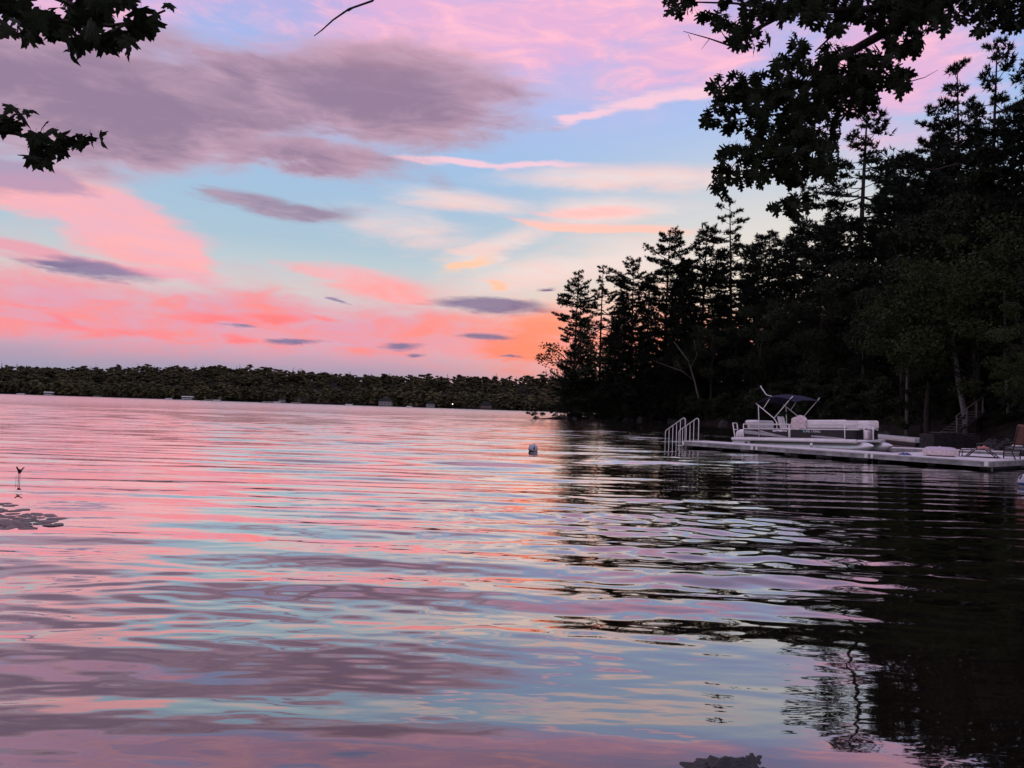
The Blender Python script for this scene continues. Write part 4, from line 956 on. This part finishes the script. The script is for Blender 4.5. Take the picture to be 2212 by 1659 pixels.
# shore rocks
def rock_mesh(seed, sub=3):
    bm = bmesh.new(); bmesh.ops.create_icosphere(bm, subdivisions=4, radius=1.0); r = np.random.default_rng(seed)
    pl_ = [(r.normal(0, 1, 3), r.uniform(.55, .9)) for _ in range(9)]
    for v in bm.verts:
        c_ = np.array(v.co)
        for n_, d_ in pl_:
            n2 = n_/np.linalg.norm(n_); k = c_@n2
            if k > d_: c_ = c_ - n2*(k-d_)*.9
        c_ *= 1+.06*math.sin(7*c_[0]+seed)*math.sin(6*c_[1])+.04*math.sin(13*c_[2]+5*c_[1])
        c_ *= 1 + .10*math.sin(11*c_[0]+3*c_[2]+seed)*math.sin(9*c_[1]-4*c_[2]) + .05*math.sin(23*c_[0]-9*c_[1])
        v.co = c_
    me = bpy.data.meshes.new('rock'); bm.to_mesh(me); bm.free(); return me
RK = [rock_mesh(40+i) for i in range(4)]
for i, (cx, cy, w, d, h, lb) in enumerate([(1578, 1666, .24, .14, .065, 'largest dark wet rock breaking the surface at the bottom edge'), (1630, 1650, .15, .06, .03, 'dark wet rock against the right side of the largest one'), (1663, 1672, .15, .07, .035, 'low dark rock right of the largest at the bottom edge'),
                                           (1528, 1664, .07, .06, .05, 'small dark rock at the left end of the rock cluster'), (1738, 1643, .08, .04, .012, 'small flat dark rock standing apart right of the cluster'), (1515, 1588, .06, .025, .010, 'tiny dark stone just above the water left of centre right'), (1560, 1598, .08, .02, .010, 'tiny pale-edged stone beside the smallest one')]):
    p = onwater(cx/S, cy/S); m0 = RK[i % 4].copy()
    tag(obj('rock', m0, M_rock, None, loc=(p.x, p.y, -h*(.45 if i < 4 else .72)), rot=(0, 0, i*1.3), scale=(w, d, h)), lb, 'rock', 'rocks at the near edge')
r = np.random.default_rng(88)
k = 0
for a, b in zip(SHORE[0:10], SHORE[1:11]):
    L_ = math.dist(a, b); n_ = int(L_/3.0)
    for i in range(n_):
        u = r.uniform(.35 if a == SHORE[0] else 0, 1); x_ = a[0]+(b[0]-a[0])*u+r.normal(0, .4); y_ = a[1]+(b[1]-a[1])*u+r.normal(0, .4); s_ = r.uniform(.25, .75)
        tag(obj('boulder', RK[k % 4], M_drock, None, loc=(x_, y_, .05), rot=(r.uniform(0, 3), r.uniform(0, 3), r.uniform(0, 3)), scale=(s_*1.3, s_, s_*.7)), "grey boulder at the wooded waterline across the cove", 'boulder', 'boulders along the waterline'); k += 1
# lily pads
def pad_mesh(seed):
    r = np.random.default_rng(seed); n = 22; V = [(0, 0, .004)]
    for k in range(n+1):
        a = .18 + (2*PI-.36)*k/n; q_ = 1+.05*math.sin(5*a+seed); V.append((q_*math.cos(a), q_*math.sin(a), .02*math.sin(3*a+seed)+.012))
    m = len(V); V += [(v[0]*.985, v[1]*.985, v[2]-.25) for v in V]
    Fc = [(0, k, k+1) for k in range(1, n+1)] + [(m, m+k+1, m+k) for k in range(1, n+1)] + [(k, m+k, m+k+1, k+1) for k in range(1, n+1)]
    return MB().add(V, Fc, True).mesh('lily_pad')
PADS = [pad_mesh(i) for i in range(4)]
spots = []
tries = 0
while len(spots) < 70 and tries < 9000:
    tries += 1
    cx, cy = r.uniform(-130, 128), r.uniform(1096, 1150)
    e_ = ((cx+20)/150)**2 + ((cy-1124)/27)**2
    if e_ > 1 or (cy < 1108 and cx > 50) or r.uniform() < e_**3*.8: continue
    p = onwater(cx/S, cy/S); rr2 = r.uniform(.065, .125)
    if any((p.x-q_[0])**2+(p.y-q_[1])**2 < (.72*(rr2+q_[2]))**2 for q_ in spots): continue
    spots.append((p.x, p.y, rr2))
for cx, cy in ((8, 1088), (22, 1092), (-8, 1090)): p = onwater(cx/S, cy/S); spots.append((p.x, p.y, .10))
for i, (x_, y_, rr2) in enumerate(spots):
    tag(obj('lily_pad', PADS[i % 4], M_pad, None, loc=(x_, y_, .0022+.0004*(i % 5)), rot=(0, 0, r.uniform(0, 6.28)), scale=(rr2, rr2, .05)), 'brownish lily pad floating in the patch at the left edge', 'lily pad', 'lily pads at the left edge')
# water plant
p = onwater(41/S, 1040/S); e = thing('water_plant', 'lone arrow-leaved plant standing in the water at the left', 'plant', (p.x, p.y, 0)); u_ = .68*p.y/F
for x_ in (-1.0, 1.0): MB().tube([(x_*u_, 0, -.25), (x_*u_*1.1, 0, 6*u_), (x_*u_*.9, 0, 13*u_)], .35*u_, 6).build('stem', M_pad, e)
def blade(pts, wds, nm):
    mb = MB()
    for (x_, z_), w_ in zip(pts, wds): mb.V += [(x_*u_-w_*u_, -.01, z_*u_), (x_*u_+w_*u_, .012, z_*u_), (x_*u_, .03, z_*u_)]
    for k in range(len(pts)-1):
        for q_ in range(3): mb.F.append((3*k+q_, 3*k+(q_+1) % 3, 3*k+3+(q_+1) % 3, 3*k+3+q_)); mb.sm.append(True)
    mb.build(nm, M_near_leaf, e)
blade([(-.6, 12.5), (-1.6, 16), (-3.2, 18.6), (-5.2, 21.5)], [.5, 1.0, .7, .1], 'leaf'); blade([(.8, 12.5), (2.0, 15.5), (4.2, 18.6), (6.0, 21)], [.5, 1.0, .8, .1], 'leaf'); blade([(0, 11.5), (-.2, 14.5), (-.6, 17.8)], [1.2, 1.5, .2], 'leaf')
MB().tube([(-5*u_, 0, -.2), (-4.6*u_, 0, 4*u_), (-4.4*u_, 0, 9*u_)], .22*u_, 5).build('stem', M_pad, e)
blade([(0.2, -.6), (-.5, .6), (-2.6, .9)], [1.2, 1.4, .2], 'leaf')

# ------------------------------------------------------------------ overhanging maple and oak
def leaf_mesh(outline, seed, curl=.18):
    r = np.random.default_rng(seed); n = len(outline)
    def z_(x_, y_): return -curl*(x_*x_)*1.2 - curl*.8*(y_-.2)**2 + .05*math.sin(6*y_+seed) + .10*abs(x_)
    V = [(x_, y_, z_(x_, y_)) for x_, y_ in outline] + [(0, .30, z_(0, .3))]
    Fc = [(n, k, (k+1) % n) for k in range(n)]
    mb = MB().add(V, Fc); mb.tube([(0, .05, z_(0, 0)), (.02, -.12, .03), (.02, -.30, .05)], .010, 3, cap=False)
    return mb.mesh('leaf')
half_maple = [(.05, 0), (.28, -.08), (.46, -.02), (.40, .10), (.60, .22), (.86, .30), (.70, .40), (.74, .52), (.52, .50), (.34, .46), (.44, .68), (.34, .72), (.22, .74), (.20, .90), (.10, .98)]
MAPLE = half_maple + [(0, 1.18)] + [(-x_, y_) for x_, y_ in half_maple[::-1]]
half_oak = [(.03, 0), (.07, .12), (.24, .07), (.36, .14), (.20, .20), (.07, .28), (.26, .30), (.52, .30), (.50, .40), (.40, .41), (.30, .44), (.08, .50), (.10, .56), (.28, .60), (.48, .66), (.40, .72), (.34, .78), (.20, .74), (.07, .80), (.12, .90), (.20, 1.0), (.10, .98)]
OAK = half_oak + [(.02, 1.12)] + [(-x_, y_) for x_, y_ in half_oak[::-1]]
MLV = [leaf_mesh(MAPLE, i, .15+.12*i) for i in range(4)]; OLV = [leaf_mesh(OAK, 10+i, .15+.12*i) for i in range(4)]
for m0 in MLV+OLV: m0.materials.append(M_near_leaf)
def leaf_rot(r, droop=.75):
    """tip hangs down and outwards; blade faces anyhow"""
    d = Vector((r.normal(0, .55), r.normal(0, .55), -droop + r.normal(0, .35))).normalized()
    n_ = Vector((r.normal(0, .5), -1.0+r.normal(0, .45), r.normal(.35, .5))); x_ = d.cross(n_).normalized(); n_ = x_.cross(d)
    return Matrix((x_, d, n_)).transposed()
def c8(x, y): return (x/4.8087/3.9375, 380/3.9375 + y/4.8087/3.9375)
mt = thing('maple_tree', 'maple branches with dark lobed leaves hanging in at the upper left', 'tree', (-5.2, .6, float(ground_z([(-5.2, .6)])[0])-.1))
T0 = Vector(mt.location)
def wood(parent, T, pts, rad, nm, m0=M_bark, n=6): return MB().tube([tuple(Vector(p_)-T) for p_ in pts], rad, n).build(nm, m0, parent)
wood(mt, T0, [T0, T0+Vector((.1, .1, 2)), T0+Vector((-.1, .2, 4.5)), T0+Vector((.1, .3, 8))], [.24, .2, .16, .05], 'trunk', M_bark, 10)
def P8(x, y, Yd=4.6): a, b = c8(x, y); return at(a, b, Yd)
wood(mt, T0, [T0+Vector((0, .2, 3.0)), at(-160, 150, 3.6), P8(-200, 640), P8(0, 655), P8(300, 700), P8(520, 770), P8(850, 935), P8(1010, 935), P8(1250, 890), P8(1480, 830), P8(1640, 720)], [.06, .035, .02, .014, .012, .010, .008, .007, .006, .005, .004], 'branch')
wood(mt, T0, [P8(-300, 480, 4.5), P8(-60, 520, 4.5), P8(110, 470, 4.5), P8(280, 340, 4.5), P8(470, 330, 4.5), P8(600, 365, 4.5)], [.012, .008, .007, .006, .005, .002], 'branch')
r = np.random.default_rng(5)
MS = [(280, 265, 1.0), (350, 400, 1.05), (40, 420, 1.1), (120, 500, 1.0), (90, 600, 1.0), (240, 560, 1.0), (200, 440, .75), (440, 310, .8), (30, 540, 1.), (850, 590, .85), (1040, 690, 1.05), (680, 760, 1.15), (830, 780, 1.15), (640, 960, 1.15), (960, 1060, 1.5), (1060, 870, 1.2), (1230, 1040, 1.2), (590, 1180, 1.1), (780, 1300, 1.5), (950, 1290, 1.1), (1330, 840, 1.1), (1600, 880, 1.2), (1720, 760, 1.0), (1880, 790, 1.15), (1290, 880, .8), (760, 840, 1.1), (890, 870, 1.), (1080, 960, 1.), (1500, 750, .6), (720, 900, 1.)]
def put_leaf(parent, T, p, s, R, meshes, k):
    o = obj('leaf', meshes[k % 4], None, parent); o.matrix_local = Matrix.Translation(Vector(p)-T) @ R.to_4x4() @ Matrix.Scale(s, 4); return o
for i, (x_, y_, s_) in enumerate(MS):
    R = leaf_rot(r); put_leaf(mt, T0, P8(x_, y_-70*s_, 4.6+r.normal(0, .12)), .066*s_*r.uniform(.9, 1.1)*1.3, R, MLV, i)
# upper cluster
def c0(x, y): return (x*1500/2212/3.9375, y*1500/2212/3.9375)
def P0(x, y, Yd=4.3): a, b = c0(x, y); return at(a, b, Yd)
for pts in ([(-400, -200), (-100, -20), (150, 90), (420, 130), (640, 150), (820, 120), (960, 60)], [(-100, -150), (250, -40), (500, 60), (640, 40)], [(420, 130), (500, 220), (640, 260)], [(-120, 40), (40, 150), (130, 220)], [(500, -120), (600, 20), (720, 40)]):
    n_ = len(pts); wood(mt, T0, ([T0+Vector((.1, .3, 5.0))] if pts[0][0] == -400 else []) + [P0(a, b) for a, b in pts], ([.06] if pts[0][0] == -400 else []) + [.018-.014*k/n_ for k in range(n_)], 'branch')
UB = [(60, 60, 70, 60, 12), (80, 160, 60, 40, 6), (60, 190, 30, 30, 2), (140, 260, 35, 40, 2), (200, 250, 20, 30, 1), (230, 120, 90, 60, 12), (300, 220, 70, 70, 9), (380, 310, 40, 35, 3), (480, 300, 40, 45, 4), (430, 130, 100, 90, 16), (560, 80, 100, 80, 16), (590, 200, 80, 80, 12), (610, 270, 40, 50, 4), (710, 240, 60, 60, 8), (700, 310, 40, 40, 3), (640, 20, 90, 40, 8), (480, 20, 90, 40, 8), (820, 170, 60, 35, 5), (770, 190, 30, 30, 3), (840, 105, 30, 20, 2), (920, 120, 25, 30, 2), (970, 65, 15, 10, 1), (370, 20, 25, 25, 2), (120, 20, 40, 40, 4), (740, 40, 40, 40, 4)]
k = 0
for cx, cy, rx, ry, n_ in UB:
    for _ in range(max(1, int(n_*.58))):
        a = r.uniform(0, 6.28); q_ = math.sqrt(r.uniform()); s_ = .100*r.uniform(.75, 1.2)*(.55 if cx > 900 else 1)
        put_leaf(mt, T0, P0(cx+rx*q_*math.cos(a), cy-50+ry*q_*math.sin(a), 4.3+r.normal(0, .25)), s_, leaf_rot(r), MLV, k); k += 1
# the bare twig over the middle
wood(mt, T0, [T0+Vector((0, .3, 6.0)), (-3.0, 2.6, 5.6), (-.9, 3.9, 4.9), at(440, -70, 4.2), at(372, 1, 4.2), at(349, 9, 4.2), at(333, 20, 4.2), at(322, 30, 4.2), at(314, 36, 4.2)], [.05, .03, .012, .008, .0062, .0055, .0045, .0035, .002], 'twig')
wood(mt, T0, [at(356, 6, 4.2), at(349, 10.5, 4.19), at(343, 12, 4.18)], [.004, .004, .002], 'twig')

ot = thing('oak_tree', 'oak boughs with dense dark lobed leaves hanging in at the upper right', 'tree', (12.2, 4.6, float(ground_z([(12.2, 4.6)])[0])-.1)); T1 = Vector(ot.location)
OD = 8.4
def c6(x, y): return (660.3+x*.1644, y*.1644)
def P6(x, y, Yd=OD): a, b = c6(x, y); return at(a, b, Yd)
wood(ot, T1, [T1, T1+Vector((-.1, .1, 3)), T1+Vector((.1, 0, 7)), T1+Vector((0, .2, 12))], [.38, .32, .26, .08], 'trunk', M_bark, 12)
LIMBS = [([T1+Vector((0, 0, 5.2)), P6(2700, -420, 7.2), P6(2150, -160), P6(1700, 20), P6(1380, 190), P6(1200, 290), P6(1060, 370), P6(900, 520), P6(760, 690), P6(680, 850), P6(560, 1000)], [.14, .10, .075, .062, .052, .046, .038, .028, .02, .014, .006]),
         ([P6(1380, 190), P6(1385, 300), P6(1350, 420), P6(1200, 600), P6(1070, 770), P6(960, 960), P6(880, 1120), P6(830, 1230)], [.03, .026, .022, .018, .014, .010, .007, .004]),
         ([P6(1700, 20), P6(1200, 60), P6(800, 60), P6(560, 190), P6(430, 280), P6(300, 235), P6(140, 190)], [.05, .04, .03, .02, .012, .007, .003]),
         ([P6(1060, 200), P6(1010, 250), P6(940, 315)], [.012, .012, .008]), ([P6(800, 60), P6(450, 20), P6(120, 10)], [.02, .012, .006]), ([P6(2150, -160), P6(2000, 60), P6(1980, 150)], [.03, .02, .008]),
         ([P6(1350, 420), P6(1450, 520), P6(1540, 490), P6(1610, 470), P6(1690, 425)], [.012, .008, .006, .004, .002]), ([P6(1450, 520), P6(1450, 570), P6(1430, 615)], [.005, .004, .002]), ([P6(900, 520), P6(600, 560), P6(400, 580)], [.014, .009, .004]), ([P6(760, 690), P6(520, 720), P6(330, 740)], [.012, .008, .004]),
         ([P6(680, 850), P6(480, 960), P6(360, 1120)], [.01, .007, .004]), ([P6(300, 235), P6(250, 300)], [.004, .002]), ([P6(170, 210), P6(190, 250)], [.003, .002]), ([P6(430, 280), P6(350, 160), P6(280, 100)], [.006, .004, .003]), ([P6(1200, 600), P6(1290, 590), P6(1280, 540)], [.006, .004, .003]), ([P6(880, 1120), P6(860, 1190), P6(770, 1240)], [.006, .005, .003])]
for pts, rad in LIMBS: wood(ot, T1, pts, rad, 'limb')
OB = [(120, 25, 75, 60, 1), (60, 30, 40, 40, .8), (280, 130, 80, 50, .35), (430, 80, 80, 110, .9), (460, 240, 60, 70, .8), (540, 220, 110, 90, .9), (650, 60, 160, 80, 1), (860, 50, 160, 90, 1), (1050, 80, 190, 100, 1), (1300, 60, 220, 120, 1), (1560, 60, 190, 110, 1), (1490, 230, 130, 100, 1), (1450, 330, 70, 40, .8), (1730, 90, 110, 80, .8), (1990, 90, 150, 110, .9), (2150, 60, 120, 120, 1),
      (790, 250, 50, 40, .7), (850, 310, 80, 50, .9), (790, 400, 120, 80, 1), (1100, 420, 230, 130, 1), (1330, 430, 160, 110, 1), (1430, 500, 60, 70, .8), (430, 540, 110, 90, 1), (390, 710, 120, 80, 1), (640, 600, 170, 100, 1), (900, 570, 210, 130, 1.1), (1130, 580, 160, 110, 1.1), (690, 780, 200, 110, 1), (940, 780, 160, 130, 1.1), (480, 990, 140, 100, 1), (355, 1120, 50, 80, 1), (500, 1120, 40, 40, .6), (620, 1100, 70, 70, .9), (690, 940, 160, 110, 1), (900, 930, 180, 150, 1.15), (830, 1070, 80, 60, 1), (1000, 1070, 80, 70, 1), (780, 1260, 100, 70, 1), (910, 1195, 35, 35, .8), (1240, 560, 70, 90, .8), (560, 490, 60, 50, .6), (1700, -20, 400, 60, 1), (2300, 0, 150, 150, 1), (1500, -320, 500, 260, .45), (2150, -350, 500, 300, .5), (1900, -800, 700, 300, .4), (2700, -200, 350, 400, .4)]
r = np.random.default_rng(9); LV = []
for cx, cy, rx, ry, dn in OB:
    for _ in range(int(PI*rx*ry/2300*2.3*dn)):
        a = r.uniform(0, 6.28); q_ = r.uniform()**.45
        LV.append((cx+rx*q_*math.cos(a), cy-28+ry*q_*math.sin(a), OD+r.normal(0, .55), .135*r.uniform(.7, 1.25)))
order = sorted(range(len(LV)), key=lambda i: -LV[i][3]*(1 if -20 < LV[i][0] < 2230 and LV[i][1] > -30 else .2))
VV = []; FF = []; nv = 0
src = []
for m0 in OLV:
    m0.calc_loop_triangles(); a = np.empty(len(m0.vertices)*3, np.float32); m0.vertices.foreach_get('co', a)
    t_ = np.empty(len(m0.loop_triangles)*3, np.int32); m0.loop_triangles.foreach_get('vertices', t_); src.append((a.reshape(-1, 3), t_.reshape(-1, 3)))
for j, i in enumerate(order):
    x_, y_, Yd, s_ = LV[i]; p = P6(x_, y_, Yd); R = leaf_rot(r, .9)
    if j < 300: put_leaf(ot, T1, p, s_, R, OLV, j)
    else:
        a, t_ = src[j % 4]; B_ = (a*s_)@np.array(R).T + np.array(p-T1); VV.append(B_); FF.append(t_+nv); nv += len(a)
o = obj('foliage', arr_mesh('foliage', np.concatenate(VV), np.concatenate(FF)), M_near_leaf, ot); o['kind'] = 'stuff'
